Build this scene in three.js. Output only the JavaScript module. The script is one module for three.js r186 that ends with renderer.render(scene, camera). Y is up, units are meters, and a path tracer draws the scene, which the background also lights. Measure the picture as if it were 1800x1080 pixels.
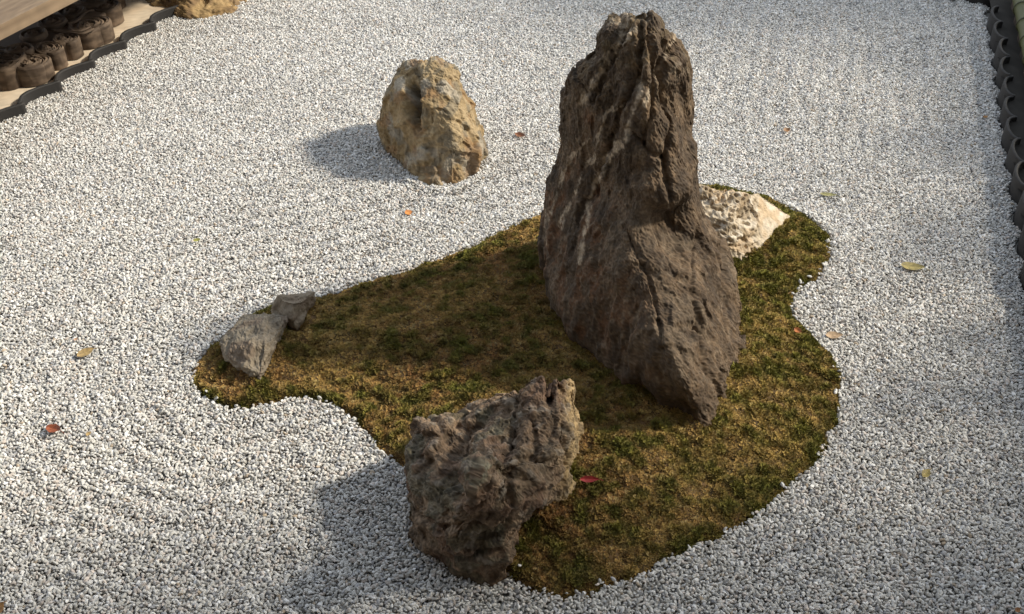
import * as THREE from 'three';
import { mergeGeometries } from 'three/addons/utils/BufferGeometryUtils.js';

// ───────────── camera, sky, sun, exposure ─────────────
const scene = new THREE.Scene();
const renderer = new THREE.WebGLRenderer({ antialias: true });
renderer.toneMapping = THREE.LinearToneMapping;
renderer.toneMappingExposure = 1.21;
renderer.shadowMap.enabled = true;
renderer.shadowMap.type = THREE.PCFSoftShadowMap;

const EYE = 2.0, PITCH = 37.9 * Math.PI / 180, FOCAL = 1950;   // metres, radians, and the lens in units of a picture 1800 wide
const camera = new THREE.PerspectiveCamera(2 * Math.atan(540 / FOCAL) * 180 / Math.PI, 1800 / 1080, 0.05, 600);
camera.position.set(0, EYE, 0);
camera.lookAt(0, EYE - Math.sin(PITCH) * 10, -Math.cos(PITCH) * 10);
scene.add(camera);

const SUN_DIR = new THREE.Vector3(0.80, 0.60, -0.15).normalize(), SKY_LEVEL = 0.95;
// a hazy, nearly white sky, computed: brighter low down and round the sun, a little blue overhead
{
  const W = 256, H = 128, data = new Float32Array(W * H * 4);
  for (let j = 0; j < H; j++) for (let i = 0; i < W; i++) {
    const el = ((j + 0.5) / H - 0.5) * Math.PI, az = ((i + 0.5) / W - 0.5) * 2 * Math.PI, d = [Math.cos(el) * Math.cos(az), Math.sin(el), Math.cos(el) * Math.sin(az)];
    const up = Math.max(0, d[1]), c = Math.max(0, d[0] * SUN_DIR.x + d[1] * SUN_DIR.y + d[2] * SUN_DIR.z), g = 0.55 * Math.pow(c, 6), k = SKY_LEVEL * (1 - 0.25 * up), o = (j * W + i) * 4;
    data[o] = k * (0.96 - 0.26 * up + g); data[o + 1] = k * (0.97 - 0.14 * up + g * 0.94); data[o + 2] = k * (0.99 + 0.03 * up + g * 0.8); data[o + 3] = 1;
  }
  const t = new THREE.DataTexture(data, W, H, THREE.RGBAFormat, THREE.FloatType); t.mapping = THREE.EquirectangularReflectionMapping; t.colorSpace = THREE.LinearSRGBColorSpace; t.magFilter = t.minFilter = THREE.LinearFilter; t.needsUpdate = true;
  scene.background = t; scene.environment = t;
}

const sun = new THREE.DirectionalLight(new THREE.Color(1.0, 0.91, 0.76), 4.1);
sun.position.copy(SUN_DIR).multiplyScalar(14).add(new THREE.Vector3(0, 0, -2.6));
sun.target.position.set(0, 0, -2.6);
sun.castShadow = true;
sun.shadow.radius = 11;
sun.shadow.mapSize.set(4096, 4096);
Object.assign(sun.shadow.camera, { left: -5, right: 5, top: 5, bottom: -5, near: 1, far: 40 });
scene.add(sun, sun.target);

// ───────────── helpers ─────────────
function rng(seed) { let s = seed >>> 0; return () => { s = (s + 0x6D2B79F5) | 0; let t = Math.imul(s ^ (s >>> 15), 1 | s); t = (t + Math.imul(t ^ (t >>> 7), 61 | t)) ^ t; return ((t ^ (t >>> 14)) >>> 0) / 4294967296; }; }
const PERM = new Uint8Array(1024); { const r = rng(77), a = [...Array(256).keys()]; for (let i = 255; i > 0; i--) { const j = Math.floor(r() * (i + 1)); [a[i], a[j]] = [a[j], a[i]]; } for (let i = 0; i < 1024; i++) PERM[i] = a[i & 255]; }
const gradDot = (h, x, y, z) => { h &= 15; const u = h < 8 ? x : y, v = h < 4 ? y : (h === 12 || h === 14 ? x : z); return ((h & 1) ? -u : u) + ((h & 2) ? -v : v); };
const fade = t => t * t * t * (t * (t * 6 - 15) + 10), lerp = (a, b, t) => a + (b - a) * t;
const clamp = (x, a = 0, b = 1) => Math.min(b, Math.max(a, x));
const smooth = (a, b, x) => { const t = clamp((x - a) / (b - a)); return t * t * (3 - 2 * t); };
function noise(x, y, z) {
  const X = Math.floor(x), Y = Math.floor(y), Z = Math.floor(z); x -= X; y -= Y; z -= Z;
  const xi = X & 255, yi = Y & 255, zi = Z & 255, u = fade(x), v = fade(y), w = fade(z);
  const A = PERM[xi] + yi, B = PERM[xi + 1] + yi, AA = PERM[A] + zi, AB = PERM[A + 1] + zi, BA = PERM[B] + zi, BB = PERM[B + 1] + zi;
  return lerp(lerp(lerp(gradDot(PERM[AA], x, y, z), gradDot(PERM[BA], x - 1, y, z), u), lerp(gradDot(PERM[AB], x, y - 1, z), gradDot(PERM[BB], x - 1, y - 1, z), u), v),
    lerp(lerp(gradDot(PERM[AA + 1], x, y, z - 1), gradDot(PERM[BA + 1], x - 1, y, z - 1), u), lerp(gradDot(PERM[AB + 1], x, y - 1, z - 1), gradDot(PERM[BB + 1], x - 1, y - 1, z - 1), u), v), w);
}
function fbm(x, y, z, o = 4) { let s = 0, a = 0.5, f = 1; for (let i = 0; i < o; i++) { s += a * noise(x * f + i * 17.3, y * f - i * 9.1, z * f + i * 5.7); a *= 0.5; f *= 2.03; } return s; }
function ridged(x, y, z, o = 4) { let s = 0, a = 0.5, f = 1; for (let i = 0; i < o; i++) { const n = 1 - Math.abs(noise(x * f + i * 7.7, y * f + i * 3.1, z * f - i * 11.9)) * 1.6; s += a * n * n; a *= 0.5; f *= 2.07; } return s; }
const hash3 = (x, y, z, k) => PERM[(PERM[(PERM[(x & 255)] + (y & 255))] + (z & 255)) + k & 1023] / 255;
// broken facets: each cell of a 3-D mosaic carries its own tilted plane, joined to its neighbours by short slopes; about -1..1
const CX = new Float64Array(27), CH = new Float64Array(27);
function facets(x, y, z, crisp = 26) {
  const X = Math.floor(x), Y = Math.floor(y), Z = Math.floor(z); let d1 = 9, n = 0;
  for (let i = -1; i < 2; i++) for (let j = -1; j < 2; j++) for (let k = -1; k < 2; k++) {
    const a = X + i, b = Y + j, c = Z + k, px = x - (a + 0.15 + 0.7 * hash3(a, b, c, 1)), py = y - (b + 0.15 + 0.7 * hash3(a, b, c, 57)), pz = z - (c + 0.15 + 0.7 * hash3(a, b, c, 131)), d = Math.sqrt(px * px + py * py + pz * pz);
    if (d > d1 + 0.5) continue; if (d < d1) d1 = d;
    CX[n] = d; CH[n++] = hash3(a, b, c, 211) - 0.5 + 1.5 * ((hash3(a, b, c, 5) - 0.5) * px + (hash3(a, b, c, 91) - 0.5) * py + (hash3(a, b, c, 171) - 0.5) * pz);
  }
  let s = 0, w = 0; for (let i = 0; i < n; i++) { const e = Math.exp(-crisp * (CX[i] - d1)); s += e * CH[i]; w += e; } return s / w;
}
// surveying: the ground point seen at a mark of the 1800 x 1080 picture, and the point on the upright plane d metres in front
const SP = Math.sin(PITCH), CP = Math.cos(PITCH);
function ray(px, py) { const a = (px - 900) / FOCAL, b = (540 - py) / FOCAL; return [a, b * CP - SP, -(CP + b * SP)]; }
function G(px, py, h = 0) { const r = ray(px, py), t = (h - EYE) / r[1]; return new THREE.Vector3(r[0] * t, h, r[2] * t); }
function P(px, py, d) { const r = ray(px, py), t = -d / r[2]; return new THREE.Vector3(r[0] * t, EYE + r[1] * t, -d); }

const used = {};
function numbered(n) { if (!(n in used)) { used[n] = 0; return n; } used[n]++; return n + '_' + String(used[n]).padStart(3, '0'); }
function tag(o, label, category, group) { o.userData.label = label; o.userData.category = category; if (group) o.userData.group = group; return o; }
function shade(o) { o.traverse(c => { if (c.isMesh) { c.castShadow = true; c.receiveShadow = true; } }); return o; }
function addTop(o, name) { o.name = numbered(name); scene.add(o); return shade(o); }
const std = (c, rough = 0.9, extra = {}) => new THREE.MeshStandardMaterial({ color: new THREE.Color().setRGB(...c), roughness: rough, ...extra });
const vcol = (rough = 0.9, extra = {}) => new THREE.MeshStandardMaterial({ vertexColors: true, roughness: rough, ...extra });
const mixc = (a, b, t) => [lerp(a[0], b[0], t), lerp(a[1], b[1], t), lerp(a[2], b[2], t)];
const mulc = (a, k) => [a[0] * k, a[1] * k, a[2] * k];

// ───────────── the island's outline ─────────────
const ISLAND_PX = [[334, 655], [342, 632], [368, 607], [395, 585], [435, 552], [480, 532], [555, 520], [640, 492], [730, 466], [830, 430], [905, 392], [950, 372], [1060, 345], [1225, 322], [1330, 338], [1375, 357], [1420, 378], [1450, 400], [1467, 432], [1457, 462], [1436, 490], [1405, 506], [1392, 530], [1402, 555], [1430, 585], [1457, 615], [1478, 645], [1479, 690], [1471, 740], [1455, 780], [1422, 828], [1382, 864], [1340, 895], [1280, 935], [1210, 970], [1120, 1010], [1050, 1032], [985, 1044], [930, 1038], [900, 1020], [800, 985], [735, 900], [712, 825], [682, 800], [652, 767], [617, 732], [580, 711], [540, 702], [510, 701], [470, 712], [420, 719], [380, 713], [350, 692]];
const outlineCurve = new THREE.CatmullRomCurve3(ISLAND_PX.map(p => G(p[0], p[1], 0.012)), true, 'centripetal');
const OUTLINE = outlineCurve.getPoints(260).slice(0, -1).map(p => [p.x, p.z]);
// signed distance to the outline on a raster (positive inside)
const GRID = { x0: -2.6, z0: -5.6, n: 270, m: 240, s: 0.02 }; GRID.d = new Float32Array(GRID.n * GRID.m);
for (let j = 0; j < GRID.m; j++) for (let i = 0; i < GRID.n; i++) {
  const x = GRID.x0 + i * GRID.s, z = GRID.z0 + j * GRID.s; let best = 1e9, inside = false;
  for (let a = 0, b = OUTLINE.length - 1; a < OUTLINE.length; b = a++) {
    const [ax, az] = OUTLINE[a], [bx, bz] = OUTLINE[b], dx = bx - ax, dz = bz - az;
    const t = clamp(((x - ax) * dx + (z - az) * dz) / (dx * dx + dz * dz)), ex = x - ax - t * dx, ez = z - az - t * dz;
    best = Math.min(best, ex * ex + ez * ez);
    if ((az > z) !== (bz > z) && x < (bx - ax) * (z - az) / (bz - az) + ax) inside = !inside;
  }
  GRID.d[j * GRID.n + i] = (inside ? 1 : -1) * Math.sqrt(best) + 0.011 * noise(x * 15, 1.5, z * 15) + 0.008 * noise(x * 38, 2.5, z * 38);
}
function islandDist(x, z) {
  const u = clamp((x - GRID.x0) / GRID.s, 0, GRID.n - 1.001), v = clamp((z - GRID.z0) / GRID.s, 0, GRID.m - 1.001), i = Math.floor(u), j = Math.floor(v), a = u - i, b = v - j, k = j * GRID.n + i;
  return lerp(lerp(GRID.d[k], GRID.d[k + 1], a), lerp(GRID.d[k + GRID.n], GRID.d[k + GRID.n + 1], a), b);
}
const segDist = (x, y, pts) => { let best = 9; for (let i = 1; i < pts.length; i++) { const [ax, ay] = pts[i - 1], [bx, by] = pts[i], dx = bx - ax, dy = by - ay, t = clamp(((x - ax) * dx + (y - ay) * dy) / (dx * dx + dy * dy)); best = Math.min(best, Math.hypot(x - ax - t * dx, y - ay - t * dy)); } return best; };
// feet of the stones: moss and pebbles bank up a little against them
const FEET = [[[945, 440], [952, 488], [1000, 590], [1090, 676], [1226, 757], [1272, 700], [1303, 622], [1298, 560]], [[712, 880], [712, 948], [772, 995], [835, 1027], [888, 1032], [902, 1008], [908, 930]], [[660, 240], [674, 262], [700, 298], [745, 322], [795, 327], [832, 308], [858, 270], [860, 250]], [[1240, 470], [1286, 468], [1335, 446], [1368, 412], [1390, 380]], [[388, 612], [396, 640], [430, 663], [458, 672], [480, 640], [510, 572], [535, 570], [558, 532]]].map(l => l.map(q => { const p = G(q[0], q[1], 0.03); return [p.x, p.z]; }));
const bank = (x, z) => { let b = 9; for (const f of FEET) { if (Math.abs(x - f[0][0]) > 0.9 || Math.abs(z - f[0][1]) > 0.9) continue; b = Math.min(b, segDist(x, z, f)); } return Math.exp(-b / 0.022); };
const mossHeight = (x, z) => { const d = islandDist(x, z); return -0.012 + 0.03 * smooth(-0.015, 0.03, d) + 0.035 * smooth(0.0, 0.35, d) + 0.012 * fbm(x * 5, 1.2, z * 5, 3) * smooth(0, 0.1, d) + 0.022 * smooth(0, 0.03, d) * fbm(x * 20, 7, z * 20, 3) + 0.016 * bank(x, z) * smooth(0, 0.02, d); };
// gravel is raked in shallow rings round the island and lies in gentle swells elsewhere
const gravelHeight = (x, z) => {
  const d = -islandDist(x, z);
  const ring = 0.0032 * Math.sin(d * 2 * Math.PI / 0.07 + 1.6 * noise(x * 3, 0, z * 3)) * smooth(0.02, 0.08, d) * (1 - smooth(0.4, 0.8, d)) * smooth(-0.3, 0.3, noise(x * 2, 5, z * 2) - 0.5 * x);
  const across = x * rightDir.z - z * rightDir.x, comb = 0.0036 * Math.sin(across * 2 * Math.PI / 0.075 + 1.2 * noise(x * 2.5, 1, z * 2.5)) * smooth(0.3, 0.7, d) * smooth(0.3, 1.0, x) * smooth(-2.8, -3.6, z);
  return ring + comb + 0.012 * bank(x, z) + 0.014 * fbm(x * 2.3, 3.3, z * 2.3, 3) + 0.008 * Math.exp(-Math.max(d, 0) / 0.05) + 0.004 * noise(x * 9, 4, z * 9);
};

// court borders: along the left and the right, parallel, and a far one
const LA = G(33, 197), LB = G(296, 32), RA = G(1738, 52), RB = G(1790, 435);
const leftDir = LB.clone().sub(LA).normalize(), rightDir = RA.clone().sub(RB).normalize();
const sideOf = (a, dir, x, z) => (x - a.x) * dir.z - (z - a.z) * dir.x;    // > 0 : to the left of the direction seen from above
const leftGap = (x, z) => -sideOf(LA, leftDir, x, z);                         // metres right of the left border
const rightGap = (x, z) => sideOf(RA, rightDir, x, z);                        // metres left of the right border
if (leftGap(0, -3) < 0) console.log('left side sign'); if (rightGap(0, -3) < 0) console.log('right side sign');
const FAR = G(1715, 3), farDir = new THREE.Vector3(-rightDir.z, 0, rightDir.x);
const farGap = (x, z) => -((x - FAR.x) * rightDir.x + (z - FAR.z) * rightDir.z);
if (farGap(0, -3) < 0) console.log('far side sign');
console.log('left dir', leftDir.toArray(), 'right dir', rightDir.toArray(), 'left-right', rightGap(LA.x, LA.z), 'LA', LA.toArray(), 'RB', RB.toArray(), 'FAR', FAR.toArray());

// the plan of an edging tile: along the row in pitches, across in amplitudes
const TILE_PLAN = [[0, -0.5], [0.1, 0.1], [0.26, 0.9], [0.45, 1.05], [0.65, 0.6], [0.84, -0.15], [0.94, -0.6], [1.02, -0.95], [1.05, -0.7]];
const tileLine = (u, pitch, amp) => { const t = ((u / pitch) % 1 + 1) % 1; for (let i = 1; i < 8; i++) if (t <= TILE_PLAN[i][0]) return amp * lerp(TILE_PLAN[i - 1][1], TILE_PLAN[i][1], (t - TILE_PLAN[i - 1][0]) / (TILE_PLAN[i][0] - TILE_PLAN[i - 1][0])); return 0; };
const LEFT_PITCH = G(266, 53).distanceTo(G(33, 197)) / 4, RIGHT_PITCH = RA.distanceTo(RB) / 10;
// ───────────── the setting: ground, gravel bed, gravel, moss ─────────────
function sheet(name, x0, x1, z0, z1, step, hf, cf, mat) {
  const nx = Math.round((x1 - x0) / step), nz = Math.round((z1 - z0) / step), pos = [], col = [], idx = [];
  for (let j = 0; j <= nz; j++) for (let i = 0; i <= nx; i++) { const x = x0 + (x1 - x0) * i / nx, z = z0 + (z1 - z0) * j / nz; pos.push(x, hf(x, z), z); col.push(...cf(x, z)); }
  for (let j = 0; j < nz; j++) for (let i = 0; i < nx; i++) { const a = j * (nx + 1) + i, b = a + 1, c = a + nx + 1, d = c + 1; idx.push(a, c, b, b, c, d); }
  const g = new THREE.BufferGeometry(); g.setAttribute('position', new THREE.Float32BufferAttribute(pos, 3)); g.setAttribute('color', new THREE.Float32BufferAttribute(col, 3)); g.setIndex(idx); g.computeVertexNormals();
  const m = new THREE.Mesh(g, mat); addTop(m, name); m.userData.kind = 'structure'; return m;
}
{ const g = new THREE.PlaneGeometry(400, 400).rotateX(-Math.PI / 2).translate(0, -0.09, 0); const m = addTop(new THREE.Mesh(g, std([0.16, 0.13, 0.09])), 'ground'); m.userData.kind = 'structure'; }
sheet('gravel_bed', -3.2, 3.4, -6.2, 0.6, 0.04, (x, z) => -0.016 + gravelHeight(x, z) - (islandDist(x, z) > 0.03 ? 0.05 : 0) - 0.06 * smooth(0.06, 0.1, -rightGap(x, z)) - 0.06 * smooth(0.03, 0.06, -leftGap(x, z)), (x, z) => mulc([0.36, 0.34, 0.31], 0.9 + 0.6 * noise(x * 40, 0, z * 40)), vcol(1));
sheet('moss_bed', -1.15, 1.05, -3.45, -1.45, 0.008, (x, z) => islandDist(x, z) < -0.03 ? -0.06 : mossHeight(x, z) - 0.003,
  (x, z) => { const n = fbm(x * 9, 2, z * 9, 4); return mixc([0.075, 0.048, 0.02], [0.20, 0.115, 0.05], smooth(-0.2, 0.35, n + 0.25 * noise(x * 90, 5, z * 90))); }, vcol(1));

// pebbles: angular chips cut by random planes, shared by very many copies
function chip(seed, facetsN) {
  const r = rng(seed), g = new THREE.IcosahedronGeometry(1, 1), p = g.attributes.position, planes = [];
  for (let i = 0; i < facetsN; i++) { const v = new THREE.Vector3(r() * 2 - 1, r() * 2 - 1, r() * 2 - 1).normalize(); planes.push([v, 0.5 + 0.4 * r()]); }
  const v = new THREE.Vector3(), s = new THREE.Vector3(1.2 + 0.35 * r(), 0.56 + 0.2 * r(), 0.76 + 0.2 * r());
  for (let i = 0; i < p.count; i++) { v.fromBufferAttribute(p, i); for (const [n, d] of planes) { const k = v.dot(n); if (k > d) v.addScaledVector(n, d - k); } v.multiply(s); p.setXYZ(i, v.x, v.y, v.z); }
  g.deleteAttribute('uv'); g.computeVertexNormals(); return g;
}
{
  const r = rng(5), lists = [[], [], [], [], [], []], M = new THREE.Matrix4(), Q = new THREE.Quaternion(), S = new THREE.Vector3(), V = new THREE.Vector3(), E = new THREE.Euler();
  const inView = (x, z) => { const dz = -z; return dz > 1.3 && Math.abs(x) < 0.15 + 0.6 * Math.hypot(dz * CP + EYE * SP, 0) * 0.92; };
  const layer = (step, sink, size) => {
    for (let z = -5.9; z < -1.35; z += step) for (let x0 = -3; x0 < 3; x0 += step) {
      const x = x0 + (r() - 0.5) * step * 0.95, zz = z + (r() - 0.5) * step * 0.95, a = r(), b = r(), c = r(), e = r(), f = r(), k = r(), t = r(), t2 = r();
      if (!inView(x, zz)) continue;
      const d = islandDist(x, zz); if (d > 0.004 + (k > 0.8 ? 0.016 * a * (0.5 + noise(x * 12, 3, zz * 12) * 1.5) : 0) + (k > 0.993 ? 0.03 * b : 0) && d < 9) continue;
      if (leftGap(x, zz) < 0.05 && -leftGap(x, zz) > tileLine((x - LA.x) * leftDir.x + (zz - LA.z) * leftDir.z, LEFT_PITCH, 0.024) - 0.004) continue; if (rightGap(x, zz) < 0.06 && -rightGap(x, zz) > 0.025 - 0.036 * Math.abs(Math.sin(((x - RB.x) * rightDir.x + (zz - RB.z) * rightDir.z + 0.5 * RIGHT_PITCH) / RIGHT_PITCH * Math.PI))) continue; if (farGap(x, zz) < -0.02) continue;
      const w = size * (0.6 + 0.66 * a * a + 0.2 * b);
      const y = d > 0 ? mossHeight(x, zz) + 0.005 : gravelHeight(x, zz) - sink + 0.004 * (c - 0.5);
      E.set((e - 0.5) * 1.5, f * 6.283, (c - 0.5) * 1.5); Q.setFromEuler(E); S.set(w, w * (0.85 + 0.4 * e), w);
      M.compose(V.set(x, y, zz), Q, S);
      let col = mulc([0.64, 0.625, 0.59], 0.72 + 0.42 * t);
      if (t2 < 0.12) col = mulc([0.62, 0.56, 0.51], 0.75 + 0.4 * t); else if (t2 < 0.22) col = mulc([0.48, 0.48, 0.49], 0.6 + 0.5 * t); else if (t2 < 0.232) col = mulc([0.45, 0.37, 0.28], 0.7 + 0.5 * t); else if (t2 > 0.9) col = mulc([0.86, 0.85, 0.83], 0.9 + 0.1 * t);
      lists[Math.floor(k * 5.999)].push([M.clone(), col]);
    }
  };
  layer(0.0078, 0.0088, 0.0054); layer(0.0073, 0.001, 0.0051);
  const grp = new THREE.Group(); grp.name = numbered('gravel'); tag(grp, 'pale grey and white crushed gravel raked round the moss island', 'gravel'); grp.userData.kind = 'stuff'; scene.add(grp);
  const mat = std([1, 1, 1], 0.85), C = new THREE.Color(); let total = 0;
  lists.forEach((L, i) => { const im = new THREE.InstancedMesh(chip(100 + i * 7, 9), mat, L.length); L.forEach(([m, c], k) => { im.setMatrixAt(k, m); im.setColorAt(k, C.setRGB(...c)); }); im.name = 'pebble'; im.userData.kind = 'stuff'; im.castShadow = im.receiveShadow = true; grp.add(im); total += L.length; });
  console.log('pebbles', total);
}
// moss: tufts of fine pointed leaves
{
  const tuft = (seed, blades, spread, tall) => {
    const r = rng(seed), pos = [], nor = [];
    for (let i = 0; i < blades; i++) {
      const a = r() * 6.283, lean = 0.25 + 1.0 * r(), len = (0.55 + 0.6 * r()) * tall, bx = Math.cos(a) * spread * r(), bz = Math.sin(a) * spread * r(), b2 = a + (r() - 0.5) * 1.4, w = 0.0011 + 0.0007 * r();
      const dx = Math.cos(b2) * Math.sin(lean), dz = Math.sin(b2) * Math.sin(lean), dy = Math.cos(lean), sx = -Math.sin(b2) * w, sz = Math.cos(b2) * w;
      const m = [bx + dx * len * 0.55, dy * len * 0.6, bz + dz * len * 0.55], t = [bx + dx * len, dy * len * 0.95, bz + dz * len];
      pos.push(bx - sx * .6, 0, bz - sz * .6, bx + sx * .6, 0, bz + sz * .6, m[0] + sx, m[1], m[2] + sz, bx - sx * .6, 0, bz - sz * .6, m[0] + sx, m[1], m[2] + sz, m[0] - sx, m[1], m[2] - sz, m[0] - sx, m[1], m[2] - sz, m[0] + sx, m[1], m[2] + sz, ...t);
    }
    const g = new THREE.BufferGeometry(); g.setAttribute('position', new THREE.Float32BufferAttribute(pos, 3)); g.computeVertexNormals(); return g;
  };
  const shapes = [tuft(1, 18, 0.0045, 0.0068), tuft(2, 16, 0.005, 0.0055), tuft(3, 20, 0.004, 0.008)], lists = [[], [], []], r = rng(9);
  const M = new THREE.Matrix4(), Q = new THREE.Quaternion(), S = new THREE.Vector3(), V = new THREE.Vector3(), UP = new THREE.Vector3(0, 1, 0), N = new THREE.Vector3(), Q2 = new THREE.Quaternion();
  const step = 0.0041;
  for (let z = -3.45; z < -1.45; z += step) for (let x0 = -1.15; x0 < 1.05; x0 += step) {
    const x = x0 + (r() - .5) * step, zz = z + (r() - .5) * step, a = r(), b = r(), c = r(), t = r(), k = r(), d = islandDist(x, zz);
    if (d < -0.008 - 0.006 * noise(x * 40, 0, zz * 40)) continue;
    const n = fbm(x * 10 + 3, 8, zz * 10, 4), n2 = fbm(x * 25, 4, zz * 25, 3), n3 = noise(x * 3.1 + 9, 2, zz * 3.1), n4 = noise(x * 34, 9, zz * 34);
    const right = smooth(0.1, 0.6, x), green = smooth(-0.32 - 0.08 * right, 0.36, 0.9 * n + 0.55 * n2 + 0.3 * n4 + 0.14 * n3 - 0.06 + 0.12 * right * smooth(-2.1, -2.5, zz) + (d < 0.04 ? 0.05 : 0)), bare = smooth(0.08, 0.26, -n - 0.4 * n2);
    if (k < bare * 0.4) continue;
    const dry = mixc([0.48, 0.32, 0.10], [0.28, 0.14, 0.048], clamp(0.6 - 0.6 * right + 0.9 * n3 + 0.6 * n2 + 0.7 * (t - 0.5))), lush = mixc([0.085, 0.097, 0.015], [0.20, 0.187, 0.03], clamp(0.5 + 1.4 * n2 + 0.4 * right));
    let col = mixc(dry, lush, green); col = mixc(col, [0.42, 0.32, 0.14], (c > 0.9 ? 0.7 : 0) * (1 - 0.6 * green)); col = mulc(col, (0.6 + 0.8 * a) * 0.9);
    const s = (0.55 + 0.25 * green + 0.45 * b * b) * (0.8 + 0.4 * smooth(-0.1, 0.3, n2));
    N.set((a - .5) * 0.7, 1, (b - .5) * 0.7).normalize(); Q.setFromUnitVectors(UP, N).multiply(Q2.setFromAxisAngle(UP, c * 6.283));
    M.compose(V.set(x, mossHeight(x, zz) - 0.003, zz), Q, S.set(s, s * (0.8 + 0.5 * green), s)); lists[Math.floor(k * 2.999)].push([M.clone(), col]);
  }
  const grp = new THREE.Group(); grp.name = numbered('moss'); tag(grp, 'green and dry brown moss covering the island between the stones', 'moss'); grp.userData.kind = 'stuff'; scene.add(grp);
  const mat = std([1, 1, 1], 0.95, { side: THREE.DoubleSide }), C = new THREE.Color(); let total = 0;
  lists.forEach((L, i) => { const im = new THREE.InstancedMesh(shapes[i], mat, L.length); L.forEach(([m, c], k) => { im.setMatrixAt(k, m); im.setColorAt(k, C.setRGB(...c)); }); im.name = 'moss_tuft'; im.userData.kind = 'stuff'; im.castShadow = im.receiveShadow = true; grp.add(im); total += L.length; });
  console.log('tufts', total);
}

// ───────────── stones ─────────────
// a stone is a skin stretched over rings of surveyed points (front ones given, the back bulging away), then broken up
const cr = (a, b, c, d, t) => 0.5 * (2 * b + (c - a) * t + (2 * a - 5 * b + 4 * c - d) * t * t + (3 * b - 3 * c + d - a) * t * t * t);
function stone(rows, o) {
  const NB = 4, rings = rows.map(w => {
    const f = w.p.map(q => q.length === 2 ? G(q[0], q[1], o.h ?? 0.045) : q[2] < 1 ? G(q[0], q[1], q[2]) : P(q[0], q[1], q[2]));
    const L = f[0], R = f[f.length - 1], back = [];
    for (let i = 1; i <= NB; i++) { const t = i / (NB + 1), bulge = Math.sin(Math.PI * t) ** 0.7; back.push(new THREE.Vector3(lerp(R.x, L.x, t), Math.max(-0.05, lerp(R.y, L.y, t) - (o.fall ?? 0.8) * w.b * bulge), lerp(R.z, L.z, t) - w.b * bulge)); }
    return [...f, ...back];
  });
  rings.unshift(rings[0].map(p => p.clone().setY(p.y - 0.09)));
  const top = rings[rings.length - 1], c = new THREE.Vector3(); top.forEach(p => c.add(p)); c.divideScalar(top.length); c.y += o.cap ?? 0.01;
  rings.push(top.map(p => p.clone().lerp(c, 0.55).setY(lerp(p.y, c.y, 0.7)))); rings.push(top.map(p => p.clone().lerp(c, 0.985).setY(c.y)));
  const K = rings.length, C = rings[0].length, nu = o.nu ?? 360, nv = o.nv ?? 300, sharp = o.sharp ?? 0.35;
  // samples spread by length round the stone, thinner on the back
  const us = []; { const L = []; for (let i = 0; i < C; i++) { let q = 0; for (let k = 1; k < K - 2; k++) q += rings[k][i].distanceTo(rings[k][(i + 1) % C]); L.push(q * (i < C - NB - 1 ? 1 : 0.7)); } const total = L.reduce((a, b) => a + b), acc = [0]; L.forEach(v => acc.push(acc[acc.length - 1] + v)); for (let i = 0, k = 0; i < nu; i++) { const q = i / nu * total; while (acc[k + 1] <= q) k++; us.push(k + (q - acc[k]) / L[k]); } }
  // rows spaced by length of the front
  const len = [0]; for (let k = 1; k < K; k++) { let s = 0; for (let i = 0; i < C - NB; i++) s = Math.max(s, rings[k][i].distanceTo(rings[k - 1][i])); len.push(len[k - 1] + s); }
  const pos = new Float32Array(nu * (nv + 1) * 3), at = (k, i) => rings[clamp(k, 0, K - 1)][((i % C) + C) % C];
  for (let j = 0; j <= nv; j++) {
    const s = j / nv * len[K - 1]; let k = 0; while (k < K - 2 && len[k + 1] < s) k++; const tv = clamp((s - len[k]) / (len[k + 1] - len[k]));
    for (let i = 0; i < nu; i++) {
      const ci = Math.floor(us[i]), tu = us[i] - ci, o3 = (j * nu + i) * 3;
      for (let a = 0; a < 3; a++) {
        const ax = 'xyz'[a], q = []; for (let kk = -1; kk < 3; kk++) q.push(cr(at(k + kk, ci - 1)[ax], at(k + kk, ci)[ax], at(k + kk, ci + 1)[ax], at(k + kk, ci + 2)[ax], tu));
        const cubic = cr(q[0], q[1], q[2], q[3], tv), lin = lerp(lerp(at(k, ci)[ax], at(k, ci + 1)[ax], tu), lerp(at(k + 1, ci)[ax], at(k + 1, ci + 1)[ax], tu), tv);
        pos[o3 + a] = lerp(cubic, lin, sharp);
      }
    }
  }
  const idx = []; for (let j = 0; j < nv; j++) for (let i = 0; i < nu; i++) { const a = j * nu + i, b = j * nu + (i + 1) % nu, d = a + nu, e = b + nu; idx.push(a, b, d, b, e, d); }
  const g = new THREE.BufferGeometry(); g.setAttribute('position', new THREE.BufferAttribute(pos, 3)); g.setIndex(idx); g.computeVertexNormals();
  const feats = (o.features ?? []).map(f => ({ c: P(...f.at), r: f.r, k: f.k, s: f.s ?? [1, 1, 1] }));
  const passes = [(x, y, z) => { let h = o.coarse(x, y, z) - (o.inset ?? 0.008); for (const f of feats) { const e = ((x - f.c.x) / f.s[0]) ** 2 + ((y - f.c.y) / f.s[1]) ** 2 + ((z - f.c.z) / f.s[2]) ** 2; if (e < 9 * f.r * f.r) h += f.k * Math.exp(-e / (f.r * f.r)); } return h; }, o.fine];
  for (const f of passes) {
    const n = g.attributes.normal.array;
    const nx = n.slice(); // soften the direction of the push so that creases do not fold over
    for (let v = 0; v < nu * (nv + 1); v++) { const q = v * 3, h = f(pos[q], pos[q + 1], pos[q + 2]); pos[q] += nx[q] * h; pos[q + 1] += nx[q + 1] * h; pos[q + 2] += nx[q + 2] * h; }
    g.computeVertexNormals();
  }
  const col = new Float32Array(pos.length), n = g.attributes.normal.array;
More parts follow.
